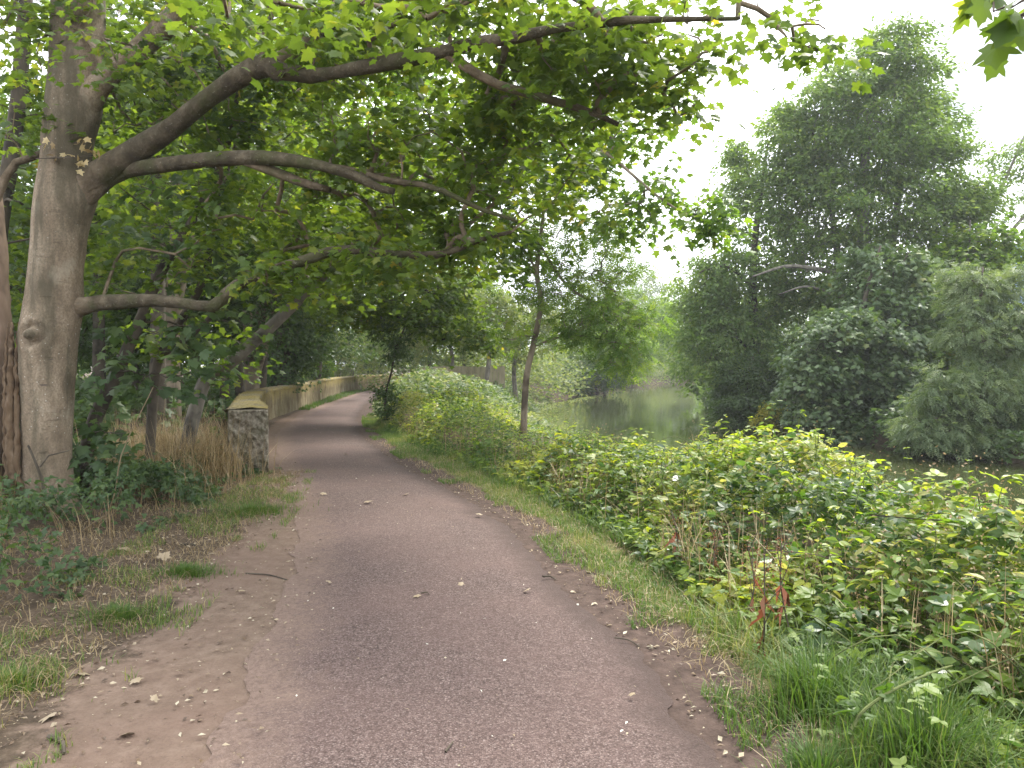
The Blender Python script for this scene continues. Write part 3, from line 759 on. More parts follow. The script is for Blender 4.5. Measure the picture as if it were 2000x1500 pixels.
tree('dark_elder_shrub', 'small dark shrub on a thin stem at the right edge of the path bend',
     [[gw(757, 19.6, .035)] + PW([(752, 780, 19.6, .03), (765, 725, 19.6, .028), (772, 685, 19.6, .025), (790, 640, 19.6, .02)])],
     [(W(758, 785, 19.5), (.34, .34, .5), 42), (W(775, 690, 19.6), (.35, .35, .3), 22), (W(770, 655, 19.6), (.6, .5, .3), 30), (W(738, 765, 19.5), (.14, .2, .2), 8)],
     KITE, 'dark', .10, 24, .2, cat='shrub', twig=.003, bark='bark')

# ---- the young ash on the bank
M['ash_bright'] = leaf_mat('bright_ash_leaf', [(0, (.06, .115, .026)), (.5, (.10, .175, .036)), (1, (.18, .24, .055))], .55, (1.9, 1.8, .8))
tree('young_ash_tree', 'young tree with slender bent grey trunk standing in the brambles by the water',
     [[gw(1022, 15.2, .115)] + PW([(1023, 830, 15.1, 0.074), (1025, 780, 15.1, 0.069), (1029, 730, 15.1, 0.066), (1040, 680, 15.1, 0.062), (1052, 625, 15.1, 0.058), (1056, 585, 15.1, 0.055), (1049, 540, 15.1, 0.050),
       (1052, 490, 15.1, 0.046), (1060, 430, 15.1, 0.039), (1066, 330, 15.1, 0.029), (1062, 230, 15.1, 0.014)]),
      PW([(1042, 678, 15.1, 0.021), (1080, 662, 15, .024), (1130, 655, 14.8, .018), (1200, 668, 14.6, .01)]),
      PW([(1055, 480, 15.1, 0.029), (1110, 560, 14.9, .03), (1180, 600, 14.6, .02), (1240, 640, 14.4, .01)]),
      PW([(1050, 530, 15.1, 0.024), (1010, 470, 15, .03), (970, 430, 14.9, .015)])],
     [(W(1110, 560, 14.8), (1.0, .9, .5), 80), (W(1190, 620, 14.5), (.8, .7, .45), 75), (W(1080, 420, 15.1), (1.5, 1.2, .9), 90), (W(1180, 480, 14.8), (1.1, 1.0, .7), 60), (W(1080, 270, 15), (1.6, 1.3, 1.0), 80), (W(1000, 640, 15), (.45, .5, .35), 16),
      (W(1215, 695, 14.4), (.5, .45, .28), 34), (W(1130, 640, 14.8), (.6, .5, .35), 34), (W(980, 500, 15), (.7, .8, .5), 30)],
     PINN, 'ash_bright', .22, 11, .40, bark='bark_pale', twig=.004)
# ---- far bank
tree('alder_tree', 'tallest tree on the far bank, dark green layered crown against the white sky',
     [[gw(1690, 30, .34)] + PW([(1690, 600, 30, .30), (1685, 450, 30, .24), (1690, 300, 30, .17), (1705, 170, 30, .09), (1715, 70, 30, .03)]),
      [gw(1720, 31, .2)] + PW([(1725, 600, 31, .18), (1750, 420, 31, .14), (1770, 260, 31, .09), (1790, 150, 31, .03)]),
      [gw(1640, 30.5, .2)] + PW([(1640, 600, 30.5, .18), (1630, 450, 30.5, .12), (1600, 300, 30.5, .08), (1570, 220, 30.5, .03)]),
      PW([(1690, 545, 30, .12), (1620, 530, 29, .10), (1540, 520, 28.4, .07), (1470, 540, 28, .03)]),
      PW([(1690, 590, 30, .1), (1650, 585, 29, .08), (1580, 560, 28.6, .05), (1520, 575, 28.2, .02)])],
     [(W(1690, 530, 30), (4.0, 2.4, 1.9), 200), (W(1680, 410, 30), (4.0, 2.8, 1.7), 215), (W(1690, 300, 30), (3.9, 2.8, 1.5), 200), (W(1690, 210, 30), (3.1, 2.4, 1.2), 150), (W(1710, 140, 30), (2.2, 2, .9), 85),
      (W(1740, 85, 30), (1.3, 1.3, .6), 40), (W(1800, 260, 30.5), (1.7, 1.6, 1.3), 70), (W(1850, 400, 30), (1.6, 1.4, 1.2), 60), (W(1560, 330, 30), (1.5, 1.3, 1.2), 55), (W(1830, 130, 30), (.5, .6, .22), 9), (W(1860, 290, 30), (.9, .8, .3), 18), (W(1890, 390, 30), (.9, .9, .7), 26), (W(1540, 220, 30), (.5, .6, .5), 16)],
     KITE, 'alder', .20, 66, .85, bark='bark_grey', twig=.008, tsides=3, flat=.16)
tree('riverside_alder', 'broad dark tree on the far bank left of the tallest, boughs hanging to the water',
     [[gw(1490, 31, .22)] + PW([(1480, 700, 31, .2), (1470, 560, 31, .16), (1480, 420, 31.5, .11), (1500, 280, 32, .04)]),
      PW([(1478, 690, 31, .1), (1430, 660, 30.6, .08), (1390, 690, 30.2, .04)]), PW([(1470, 560, 31, .1), (1420, 520, 31, .07), (1370, 530, 31, .03)])],
     [(W(1460, 560, 31.5), (2.6, 2.2, 1.9), 170), (W(1500, 400, 32), (2.1, 1.9, 1.9), 120), (W(1420, 660, 31), (2.0, 1.7, 1.6), 130), (W(1470, 740, 30), (1.5, 1.2, 1.0), 80), (W(1440, 310, 33), (.7, .8, .8), 26), (W(1380, 560, 32), (1.3, 1.2, 1.3), 60),
      (W(1535, 250, 32), (.9, .9, .9), 36)],
     KITE, 'alder', .20, 60, .75, bark='bark', twig=.007, tsides=3, bias=.05, flat=.17)
tree('waterside_shrub', 'rounded dark shrub standing in the water left of the yellow bush',
     [[gw(1470, 28.6, .06)] + PW([(1465, 790, 28.5, .05), (1455, 740, 28.5, .03)])],
     [(W(1445, 800, 28.3), (1.05, .8, .75), 110), (W(1460, 730, 28.8), (1.2, .9, .9), 80), (W(1420, 775, 29.5), (.6, .6, .6), 36)], KITE, 'dark', .14, 60, .38, cat='shrub', bark='bark', tsides=3)
tree('yellow_bush', 'small bright yellow bush at the far water edge', [[gw(1512, 26.6, .03)] + PW([(1508, 820, 26.5, .02), (1500, 795, 26.5, .01)])],
     [(W(1510, 818, 26.4), (.6, .45, .42), 60), (W(1480, 825, 26.3), (.22, .25, .22), 14), (W(1500, 795, 26.4), (.25, .25, .2), 12), (W(1560, 850, 26.3), (.5, .3, .2), 24)], KITE, 'yellow', .09, 22, .18, cat='bush', bark='stem', twig=.003, tsides=3)
tree('far_bank_sycamore', 'domed sycamore with bluish green leaves overhanging the far water edge',
     [[gw(1690, 25, .2)] + PW([(1690, 780, 24.8, .18), (1685, 680, 24.6, .13), (1690, 580, 24.8, .08), (1720, 480, 25, .03)]),
      PW([(1690, 760, 24.8, .1), (1640, 700, 24, .08), (1590, 690, 23.4, .03)]), PW([(1688, 720, 24.7, .1), (1740, 690, 24.2, .07), (1790, 700, 23.8, .03)])],
     [(W(1650, 690, 24), (2.0, 1.6, 1.5), 170), (W(1600, 740, 23.4), (1.1, .9, 1.0), 70), (W(1720, 650, 24.4), (1.7, 1.4, 1.2), 110), (W(1730, 540, 25.5), (1.7, 1.4, 1.1), 90), (W(1740, 750, 23.4), (1.0, .8, .75), 55), (W(1590, 815, 23.2), (.7, .6, .35), 24),
      (W(1660, 860, 23), (1.2, .5, .2), 30), (W(1800, 600, 24.6), (.9, .9, .8), 46)],
     MAPLO, 'sycblue', .18, 32, .5, bark='bark', twig=.007, tsides=3, droop=.6, up=.34)
tree('ash_tree', 'pale feathery ash leaning over the water at the right edge',
     [[gw(1965, 20, .14)] + PW([(1955, 840, 19.8, .12), (1930, 740, 19.6, .09), (1915, 620, 19.8, .06), (1920, 520, 20, .02)]),
      [gw(2010, 20, .1)] + PW([(2020, 800, 20, .09), (2010, 650, 20, .06), (2000, 520, 20.2, .02)]),
      PW([(1950, 820, 19.7, .05), (1900, 790, 19.2, .04), (1850, 810, 18.9, .015)])],
     [(W(1930, 650, 19.8), (1.2, 1.0, 1.0), 80), (W(1990, 600, 20.2), (1.0, 1.0, 1.2), 60), (W(1880, 760, 19.2), (1.1, .8, .6), 60), (W(1960, 770, 19.4), (1.0, .8, .7), 56), (W(1830, 830, 18.9), (.75, .6, .35), 34), (W(1920, 850, 18.9), (.9, .5, .3), 36), (W(1900, 560, 20.4), (.7, .7, .6), 34),
      (W(1995, 850, 18.9), (.5, .5, .3), 18)],
     PINN, 'ash', .26, 34, .48, bark='bark', twig=.006, tsides=3, droop=.6)
tree('yellowing_sycamore', 'yellowing sycamore behind the feathery ash at the right',
     [[gw(1880, 27.5, .16)] + PW([(1885, 650, 27.5, .14), (1890, 520, 27.5, .08), (1895, 430, 27.5, .02)])],
     [(W(1880, 520, 27.4), (1.5, 1.3, 1.0), 90), (W(1920, 470, 27.6), (1.2, 1.0, .6), 50), (W(1830, 560, 27), (1.0, 1.0, .9), 46), (W(1960, 520, 27.8), (1.0, .9, .8), 36), (W(1850, 660, 26.5), (1.2, 1, 1), 46)],
     MAPLO, 'syc_yellow', .19, 28, .48, bark='bark_grey', tsides=3)
tree('sparse_tree', 'thin open crowned tree with slanting stems against the sky at the right edge',
     [[gw(1850, 31, .14)] + PW([(1870, 580, 31, .12), (1920, 450, 31, .09), (1955, 370, 31, .07), (1990, 290, 31, .04), (2010, 240, 31, .02)]),
      [gw(1900, 31.5, .12)] + PW([(1920, 560, 31.5, .1), (1970, 460, 31.5, .08), (2030, 390, 31.5, .05), (2080, 320, 31.5, .02)]),
      PW([(1880, 545, 31, .05), (1880, 440, 31, .04), (1890, 350, 31, .015)])],
     [(W(1970, 310, 31), (1.1, 1.0, .9), 40), (W(1900, 400, 31), (.9, .9, .9), 34), (W(1990, 400, 31.4), (1.2, 1, .8), 26), (W(2040, 300, 31.4), (1.3, 1, 1.2), 34), (W(1870, 490, 31), (.8, .8, .6), 24)],
     KITE, 'alder', .17, 26, .5, bark='bark_grey', tsides=3)
tree('leafy_tree', 'overhanging sycamore spray in the top right corner',
     [[(4.6, -1.6, -.3, .16), (4.4, -1.3, 1.5, .14), (4.0, -.6, 2.8, .1), (3.3, .6, 3.35, .05), (2.5, 1.6, 3.2, .022), (2.0, 2.1, 2.95, .012), (1.72, 2.3, 2.72, .006)]],
     [(W(1950, 5, 2.5), (.08, .15, .05), 3), (W(1985, 45, 2.4), (.05, .1, .05), 2), (W(2140, -80, 2.4), (.3, .4, .15), 7), ((4.4, -1.2, 3.6), (.6, .6, .4), 9)],
     MAPLE, 'syc', .105, 3.2, .09, bark='bark', twig=.0025, cat='tree', droop=1.2)


# ---- background trees, both banks
def bgtree(name, label, px, d, cy, r, n, mat, leaf=KITE, size=.2, per=44, rad=.7, bark='bark', group=None, cat='tree', up=.4, trunkr=.15, low=None):
    per = int(per * 1.5); n = int(n * 1.15); size *= 1.12
    c = W(px, cy, d)
    g = gw(px + rng.uniform(-15, 15), d, trunkr)
    top = c + [0, 0, r[2] * .8]
    mid = (np.array(g[:3]) + c) / 2 + [rng.normal() * .2, 0, 0]
    limbs = [[g, (*mid, trunkr * .75), (*c, trunkr * .5), (*top, .02)]]
    nb = max(1, int(n * .22))
    crowns = [(c, r, n - nb * 2), (c + [r[0] * .35, -r[1] * .3, r[2] * .3], np.array(r) * .6, nb), (c + [-r[0] * .3, -r[1] * .4, -r[2] * .25], np.array(r) * .65, nb)]
    return tree(name, label, limbs, crowns, leaf, mat, size, per, rad, bark=bark, group=group, cat=cat, tsides=3, twig=.006, up=up, sides=6)


bgl = 'trees filling the wood behind the concrete wall'
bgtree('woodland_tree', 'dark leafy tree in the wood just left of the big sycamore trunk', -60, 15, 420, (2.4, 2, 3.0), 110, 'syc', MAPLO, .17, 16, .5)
bgtree('woodland_tree', 'woodland tree filling the gap right of the big sycamore trunk', 190, 16.5, 350, (2.5, 2, 2.8), 80, 'dark_mid', MAPLO, .17, 16, .5)  # darker than sycamore leaf, the gap's deep shade is in the colour
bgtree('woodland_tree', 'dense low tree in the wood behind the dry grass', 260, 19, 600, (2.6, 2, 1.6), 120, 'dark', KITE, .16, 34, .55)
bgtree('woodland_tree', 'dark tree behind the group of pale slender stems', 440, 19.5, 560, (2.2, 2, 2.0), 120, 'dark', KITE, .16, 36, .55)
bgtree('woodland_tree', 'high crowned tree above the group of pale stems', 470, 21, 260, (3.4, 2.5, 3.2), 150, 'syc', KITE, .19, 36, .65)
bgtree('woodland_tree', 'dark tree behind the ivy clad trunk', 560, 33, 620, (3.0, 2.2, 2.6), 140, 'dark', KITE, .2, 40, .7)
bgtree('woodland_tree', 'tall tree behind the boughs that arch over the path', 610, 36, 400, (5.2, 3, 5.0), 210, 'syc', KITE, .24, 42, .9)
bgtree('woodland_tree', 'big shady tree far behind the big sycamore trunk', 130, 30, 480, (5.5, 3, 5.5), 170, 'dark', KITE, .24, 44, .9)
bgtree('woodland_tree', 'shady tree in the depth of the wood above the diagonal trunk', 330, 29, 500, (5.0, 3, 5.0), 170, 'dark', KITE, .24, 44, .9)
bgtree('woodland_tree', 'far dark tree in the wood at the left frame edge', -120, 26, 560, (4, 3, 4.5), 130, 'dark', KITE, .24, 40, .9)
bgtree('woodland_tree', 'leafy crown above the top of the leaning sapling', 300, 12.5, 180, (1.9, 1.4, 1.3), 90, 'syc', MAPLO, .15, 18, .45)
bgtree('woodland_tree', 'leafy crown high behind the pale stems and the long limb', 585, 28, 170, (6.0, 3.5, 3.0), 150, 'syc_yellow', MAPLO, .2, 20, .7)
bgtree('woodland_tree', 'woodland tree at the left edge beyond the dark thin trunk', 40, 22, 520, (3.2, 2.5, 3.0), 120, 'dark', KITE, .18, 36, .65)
bgtree('woodland_tree', 'tree beyond the path bend, seen under the arching boughs', 830, 46, 610, (4.6, 3, 3.2), 190, 'alder', KITE, .22, 40, .75)
bgtree('woodland_tree', 'tree behind the grey twiggy thicket at the far wall', 660, 58, 560, (6, 4, 5.0), 150, 'syc', KITE, .28, 44, 1.0)
bgtree('pale_shrub', 'pale shrub left of the board fence, below the arching boughs', 870, 40, 625, (2.4, 1.6, 2.0), 140, 'pale', KITE, .16, 36, .55, 'twig_grey', cat='shrub')
bgtree('pale_shrub', 'pale green shrub in front of the board fence', 950, 36, 625, (1.9, 1.5, 1.5), 120, 'pale', KITE, .15, 34, .5, 'twig_grey', cat='shrub')
bgtree('pale_shrub', 'tall pale shrub right of the board fence, behind the young tree', 1020, 40, 640, (2.3, 1.8, 1.9), 130, 'pale', KITE, .16, 34, .55, 'twig_grey', cat='shrub')
bgtree('riverbank_tree', 'bluish green tree rising behind the pale shrubs', 900, 50, 600, (3.0, 3, 2.8), 120, 'ash', KITE, .22, 40, .8)
bgtree('overhanging_bush', 'dark bush trailing into the water on the near bank', 1150, 58, 738, (3.0, 2.0, 1.2), 130, 'dark', KITE, .2, 40, .6, cat='bush')
bgtree('overhanging_bush', 'bright leafed bush above the trailing dark bush on the near bank', 1185, 60, 690, (4.2, 2.2, 2.1), 200, 'ash_bright', KITE, .24, 36, .7, cat='bush')
bgtree('riverbank_tree', 'rounded tree on the near bank behind the bright leafed bush', 1150, 68, 630, (4.6, 3, 4.2), 170, 'ash', KITE, .22, 42, .8)
bgtree('riverbank_tree', 'tree at the river bend, right of the rounded bank tree', 1225, 82, 645, (4.6, 3, 5.0), 160, 'alder', KITE, .25, 44, .95)
bgtree('riverbank_tree', 'far hazy tree closing the river bend, low on the horizon', 1290, 104, 660, (5.5, 4, 5.5), 160, 'alder', KITE, .32, 44, 1.3)
bgtree('riverbank_tree', 'far hazy tree standing above the river bend', 1240, 118, 615, (8, 5, 8), 160, 'ash', KITE, .36, 46, 1.6)
bgtree('riverbank_tree', 'farthest tree at the end of the visible water', 1345, 110, 690, (5.0, 3, 4.2), 130, 'alder', KITE, .28, 44, 1.0)
bgtree('far_bank_tree', 'dark tree behind the broad riverside alder', 1410, 44, 640, (4.2, 3, 4.0), 150, 'alder', KITE, .23, 46, .9)
bgtree('far_bank_tree', 'dark tree filling the shade between the tallest alder and the domed sycamore', 1600, 36, 650, (3.6, 2.6, 3.0), 150, 'dark', KITE, .2, 46, .8)
bgtree('far_bank_tree', 'dark tree behind the domed sycamore on its right', 1790, 32, 700, (3.4, 2.4, 2.6), 140, 'dark', KITE, .19, 46, .75)
bgtree('far_bank_tree', 'dark tree behind the feathery ash at the frame edge', 1960, 28, 720, (3.2, 2.2, 2.4), 120, 'alder', KITE, .19, 44, .7)
bgtree('far_bank_bush', 'leafy bush at the water edge right of the dark hollow', 1800, 20.6, 830, (1.0, .8, .75), 70, 'sycblue', MAPLO, .16, 22, .34, cat='bush', trunkr=.05)
bgtree('far_bank_bush', 'dark bush in the hollow under the domed sycamore', 1690, 24, 850, (1.4, .8, .6), 60, 'dark', KITE, .15, 40, .4, cat='bush', trunkr=.05)
bgtree('dark_bush', 'dark bush beyond the end of the wall, behind the grey thicket', 745, 62, 665, (4.5, 2, 3.2), 170, 'dark', KITE, .26, 40, .8, cat='bush')
bgtree('thicket', 'grey twiggy thicket behind the far end of the wall', 680, 54, 690, (3.4, 1.6, 1.9), 260, 'pale', KITE, .15, 16, .5, 'twig_grey', cat='thicket')
bgtree('thicket', 'small yellowish bush above the wall beside the ivy clad tree', 622, 44, 725, (.9, .8, .8), 60, 'syc_yellow', KITE, .14, 30, .35, cat='bush', trunkr=.04)

# far-off wood that closes the view, one mass
b = Buf(); A = []
for ang in np.arange(-62, 64, .55):
    for q in range(9):
        D = (52 if ang < -16 else 118) * rng.uniform(.95, 1.25); a = R_(ang + rng.normal() * .4)
        top = (13 if ang < -16 else 11) * (.55 + .8 * fbm(ang * .16, 3.0))
        A.append((D * math.sin(a), D * math.cos(a), top * rng.random() ** .8))
A = np.array(A)
sprays(b, KITE, A, unit(rng.normal(size=A.shape)), 55, 1.9, .55, -.05, .45, .4, .6)
tag(b.build('distant_wood', M['alder']), 'far-off wood closing the view behind the river bend and the left trees', 'wood', None, 'stuff')


def bank(name, label, n, y0, y1, f0, f1, hgt, mat, size, T=KITE):
    y = rng.uniform(y0, y1, n); a, c = f0(y), f1(y); x = a + (c - a) * rng.random(n)
    h = hgt * (.4 + 1.1 * fbm(x * .5, y * .5)); z = np.maximum(H(x, y), WATER) + .05 + h * rng.random(n) ** .7
    az = rng.random(n) * 6.28; b = Buf()
    leaves(b, T, np.stack([x, y, z], -1), np.stack([np.cos(az), np.sin(az), -.3 + 0 * az], -1), np.array([-.2, -.3, 1.]) + rng.normal(size=(n, 3)) * .5, size * rng.uniform(.7, 1.2, n), rng.random(n) * .9)
    return tag(b.build(name, M[mat]), label, 'undergrowth', None, 'stuff')


bank('bank_undergrowth', 'dark undergrowth along the far bank under the trees', 30000, 10, 46, lambda y: xF(y) - .35, lambda y: xF(y) + 6, 1.1, 'dark', .2)
bank('bank_undergrowth', 'undergrowth along the far bank beyond the river bend', 16000, 46, 112, lambda y: xF(y) - .5, lambda y: xF(y) + 9, 1.6, 'alder', .34)
bank('bank_undergrowth', 'rough growth on the near bank beyond the bramble mound', 40000, 44, 112, lambda y: xN(y) - 12, lambda y: xN(y) + .5, 2.6, 'pale', .3)

# ------------------------------------------------------------------ concrete wall
wroot = empty('boundary_wall', (*wallK[0], 0), 'low old concrete wall with yellow lichen top along the left of the path', 'wall')
K = spline(wallK, 240); T = unit(np.gradient(K, axis=0)); N = np.stack([-T[:, 1], T[:, 0]], -1)
K = K[1:]; T = T[1:]; N = N[1:]
th = np.interp(np.arange(len(K)), [0, 12, len(K)], [.54, .46, .42])
nz = 10; zs = np.linspace(-.25, 1, nz)
hz = lambda s: .96 - .08 * sstep(0, 40, s) + (fbm(s * .8, s * 0 + 4) - .5) * .05
top = hz(np.arange(len(K)))
prof = []
kk = np.arange(len(K))
for s_, side in ((0, 0), (1, 1)):
    for z in (zs if side == 0 else zs[::-1]):
        off = (0 if side == 0 else th) + (fbm(np.arange(len(K)) * .35, np.full(len(K), z * 5 + side * 40)) - .5) * .06 + (fbm(kk * 1.6, np.full(len(K), z * 14 + side * 40)) - .5) * .04
        prof.append(np.stack([K[:, 0] + N[:, 0] * off, K[:, 1] + N[:, 1] * off, np.where(z > 0, z * top, z)], -1))
Pm = np.stack(prof, 1); mcol = Pm.shape[1]
i = np.arange(len(K) * mcol).reshape(-1, mcol)
Q = np.stack([i[:-1, :-1], i[:-1, 1:], i[1:, 1:], i[1:, :-1]], -1)
sidesQ = np.concatenate([Q[:, :nz - 1].reshape(-1, 4), Q[:, nz:].reshape(-1, 4)])
mesh('wall_face', Pm.reshape(-1, 3), [sidesQ], M['wall'], wroot, None, True)
# coping: rounded mossy top
u = np.linspace(0, 1, 9); cz = .008 + .012 * np.sin(u * math.pi)
A, B = Pm[:, nz - 1], Pm[:, nz]
A2 = A + (A - B) * .03; B2 = B + (B - A) * .03
tp = A2[:, None] + (B2 - A2)[:, None] * u[None, :, None]
tp[..., 2] += cz[None] + (fbm(np.arange(len(K))[:, None] * .9, u[None] * 5) - .5) * .05
lip = tp[:, [0, -1]].copy(); lip[..., 2] -= .07
tp = np.concatenate([lip[:, :1], tp, lip[:, 1:]], 1)
m2 = tp.shape[1]; i = np.arange(len(K) * m2).reshape(-1, m2)
mesh('coping', tp.reshape(-1, 3), [np.stack([i[:-1, :-1], i[:-1, 1:], i[1:, 1:], i[1:, :-1]], -1).reshape(-1, 4)], M['wall_top'], wroot, None, True)
# broken end: rough closed block face
gu, gv = 40, 60
U, Vv = np.meshgrid(np.linspace(-.03, 1.02, gu), np.linspace(-.15, 1.0, gv))
e0 = K[0]; dirN = N[0]; dirT = -T[0]
rough = (fbm(U * 7, Vv * 12, 4) - .5) * .12 + (fbm(U * 22, Vv * 30, 2) - .5) * .05
edge = np.minimum(np.minimum(U + .03, 1.02 - U), (1.0 - Vv) * 1.2)
outw = np.where(edge < .01, -.12, .05 + rough)
Xb = e0[0] + dirN[0] * th[0] * U + dirT[0] * outw; Yb = e0[1] + dirN[1] * th[0] * U + dirT[1] * outw
Zb = Vv * top[0]
i = np.arange(gu * gv).reshape(gv, gu)
mesh('broken_end', np.stack([Xb, Yb, Zb], -1).reshape(-1, 3), [np.stack([i[:-1, :-1], i[:-1, 1:], i[1:, 1:], i[1:, :-1]], -1).reshape(-1, 4)], M['rubble'], wroot, None, True)


# ------------------------------------------------------------------ fence and building far behind
def box(buf, c, s, rz=0.0):
    c, s = np.array(c, float), np.array(s, float) / 2
    v = np.array([(x, y, z) for x in (-1, 1) for y in (-1, 1) for z in (-1, 1)]) * s
    ca, sa = math.cos(rz), math.sin(rz)
    v = np.stack([v[:, 0] * ca - v[:, 1] * sa, v[:, 0] * sa + v[:, 1] * ca, v[:, 2]], -1) + c
    buf.add(v, [np.array([(0, 1, 3, 2), (4, 6, 7, 5), (0, 4, 5, 1), (2, 3, 7, 6), (0, 2, 6, 4), (1, 5, 7, 3)])])


fr = empty('board_fence', (-2.4, 38, 0), 'weathered vertical board fence glimpsed beyond the bramble mound', 'fence')
b = Buf()
for k, x in enumerate(np.arange(-4.6, -.4, .16)): box(b, (x, 38 + .02 * (k % 2), 0.75 + rng.normal() * .012), (.145, .02, 1.5))
b.build('boards', M['fence'], fr)
b = Buf()
for z in (.4, 1.25): box(b, (-2.5, 38.055, z), (4.3, .05, .09))
b.build('rail', M['fence'], fr)
for x in (-4.5, -2.5, -.5):
    b = Buf(); box(b, (x, 38.13, .75), (.1, .1, 1.55)); b.build('post', M['fence'], fr)

bc = W(2040, 520, 62)
br = empty('blue_building', (bc[0] + 1, bc[1] + 3, 0), 'pale blue building glimpsed through leaves at the right edge', 'building')
b = Buf(); box(b, (bc[0] + 3, bc[1] + 4, 5.8), (9, 8, 11.6)); b.build('wall', M['render_blue'], br)
b = Buf(); box(b, (bc[0] + 3, bc[1] + 4, 11.7), (9.4, 8.4, .2)); b.build('roof', M['glass'], br)
for z in (3.0, 6.0, 9.0):
    for x in (-.4, 1.7, 3.8, 5.9):
        b = Buf(); box(b, (bc[0] + x, bc[1] - .02, z + .5), (1.3, .06, 1.5)); b.build('window', M['glass'], br)

n = 1500; y = rng.uniform(26, 60, n); x = xN(y) + .2 + np.abs(rng.normal(size=n)) * .6; b = Buf(); az_ = rng.random(n) * 6.28
leaves(b, KITE, np.stack([x, y, np.full(n, WATER + .004)], -1), np.stack([np.cos(az_), np.sin(az_), 0 * az_], -1), np.array([0, 0, 1.]) + np.zeros((n, 3)), rng.uniform(.04, .16, n), rng.random(n))
tag(b.build('floating_weed', M['pale']), 'pale weed and leaf scum floating along the near water edge', 'weed', None, 'stuff')

# ------------------------------------------------------------------ brambles and herbs on the right bank
def hb(x, y):
    """top of the bramble cover"""
    w_ = np.interp(y, [6, 10], [1.25, .55])
    t = sstep(-.3, 1, (x - xB(y)) / w_) ** .8
    z = .46 + .22 * np.exp(-((x - 2.6) ** 2 + (y - 6.5) ** 2) / 9) + .85 * np.exp(-((x + 2.5) ** 2 / 3.4 + (y - 25.5) ** 2 / 22)) + .25 * np.exp(-((x + 3.6) ** 2 / 4 + (y - 34) ** 2 / 40))
    z = z + (fbm(x * 1.0, y * 1.0, 3) - .5) * .85 + (fbm(x * 3.2, y * 3.2, 2) - .5) * .34
    z = z - .3 * sstep(8.5, 12, y) * sstep(22, 17, y) * sstep(-1.0, .5, x) + .12 * sstep(9, 12, y) * sstep(-.2, -1.2, x) * sstep(24, 18, y) - .3 * sstep(10, 14, y) * sstep(-.6, .8, x) - .12 * sstep(2.4, 3.6, x) - .22 * sstep(14, 18, y) * sstep(-.6, .6, x)
    z = z - .55 * sstep(xN(y) - 1.8, xN(y) + .5, x)
    return H(x, y) * .35 + .04 + z * t


def cover(name, label, cat, y0, y1, dens, mat, T, size, depth=.28, seed=0, bias=0., up=.42, clump=True, only=None):
    n = int(dens * (y1 - y0) * 6)
    y = rng.uniform(y0, y1, n); x = rng.uniform(-6.6, 6.5, n)
    ok = (x > xB(y) - .12) & (x < xN(y) + .55)
    if only is not None: ok &= only(x, y)
    x, y = x[ok], y[ok]; n = len(x)
    dz = -np.abs(rng.exponential(depth * .5, n)) + rng.normal(size=n) * .05
    hgt = hb(x, y); z = np.maximum(hgt + dz * np.clip((hgt - H(x, y)) / .4, .3, 1), H(x, y) + .03)
    az = rng.random(n) * 2 * math.pi
    d = np.stack([np.cos(az), np.sin(az), rng.normal(size=n) * .35 - .1], -1)
    nr = np.array([0, -.12, 1.0]) + rng.normal(size=(n, 3)) * up
    pv = fbm(x * 1.3 + seed, y * 1.3 + seed)
    var = np.clip((pv - .5) * 2.1 + .15 + rng.random(n) * .65 + bias, 0, .985)
    var = np.where(rng.random(n) < .005, 1.0, np.minimum(var, .94))
    b = Buf(); leaves(b, T, np.stack([x, y, z], -1), d, nr, size * rng.uniform(.6, 1.25, n), var)
    o = b.build(name, M[mat]); return tag(o, label, cat, None, 'stuff')


side = lambda x, y: (fbm(x * .7 + 3, y * .7 + 5) < .54)
nside = lambda x, y: (fbm(x * .7 + 3, y * .7 + 5) > .47)
cover('bramble_cover', 'bright green bramble leaves heaped on the bank at the lower right', 'brambles', 1.6, 10.5, 900, 'bramble', TRIF, .128, .34, 1, .1, .3)
cover('herb_cover', 'mixed nettles and herbs between brambles near the small tree', 'herbs', 2.2, 20, 850, 'nettle', OVAL, .085, .28, 5, .02)
cover('bramble_cover', 'bramble thicket on the bank around the small tree', 'brambles', 9.5, 21, 420, 'bramble', TRIF, .125, .3, 8, -.02, only=side)
cover('bramble_cover', 'pale bramble mound rising beyond the small dark shrub', 'brambles', 19.5, 48, 230, 'mound', TRIF, .17, .35, 11, .0)


def stalks(name, label, cat, x, y, z, h, w, mat, lean=.35, kind='stuff', var=None):
    n = len(x); b = Buf()
    blades(b, np.stack([x, y, z], -1), h, rng.random(n) * 2 * math.pi, rng.uniform(.1, 1, n) * lean * 2, w, rng.random(n) if var is None else var)
    o = b.build(name, M[mat]); return tag(o, label, cat, None, kind)


def region(n, y0, y1, f0, f1):
    y = y0 + (y1 - y0) * rng.random(n) ** 1.3; a, c = f0(y), f1(y); x = a + (c - a) * rng.random(n); return x, y


cover('broad_leaf_cover', 'broad glossy leaves scattered through the brambles', 'leaves', 2.5, 11, 70, 'broad', OVAL, .12, .15, 21, .0, .5)
cover('herb_cover', 'yellow green low herbs along the foot of the brambles', 'herbs', 2.2, 20, 330, 'nettle', OVAL, .06, .2, 25, .15, .6, only=lambda x, y: x < xB(y) + .55)
n = 260; y = rng.uniform(2.6, 5, n); x = rng.uniform(1.25, 2.6, n); az_ = rng.random(n) * 6.28; b = Buf()
leaves(b, TRIF, np.stack([x, y, H(x, y) + rng.uniform(.05, .3, n)], -1), np.stack([np.cos(az_), np.sin(az_), 0 * az_], -1), np.array([0, -.1, 1.]) + rng.normal(size=(n, 3)) * .3, rng.uniform(.05, .09, n), rng.random(n) * .8)
tag(b.build('low_leaves', M['nettle']), 'low bramble leaves among the long grass at the lower right', 'leaves', None, 'stuff')
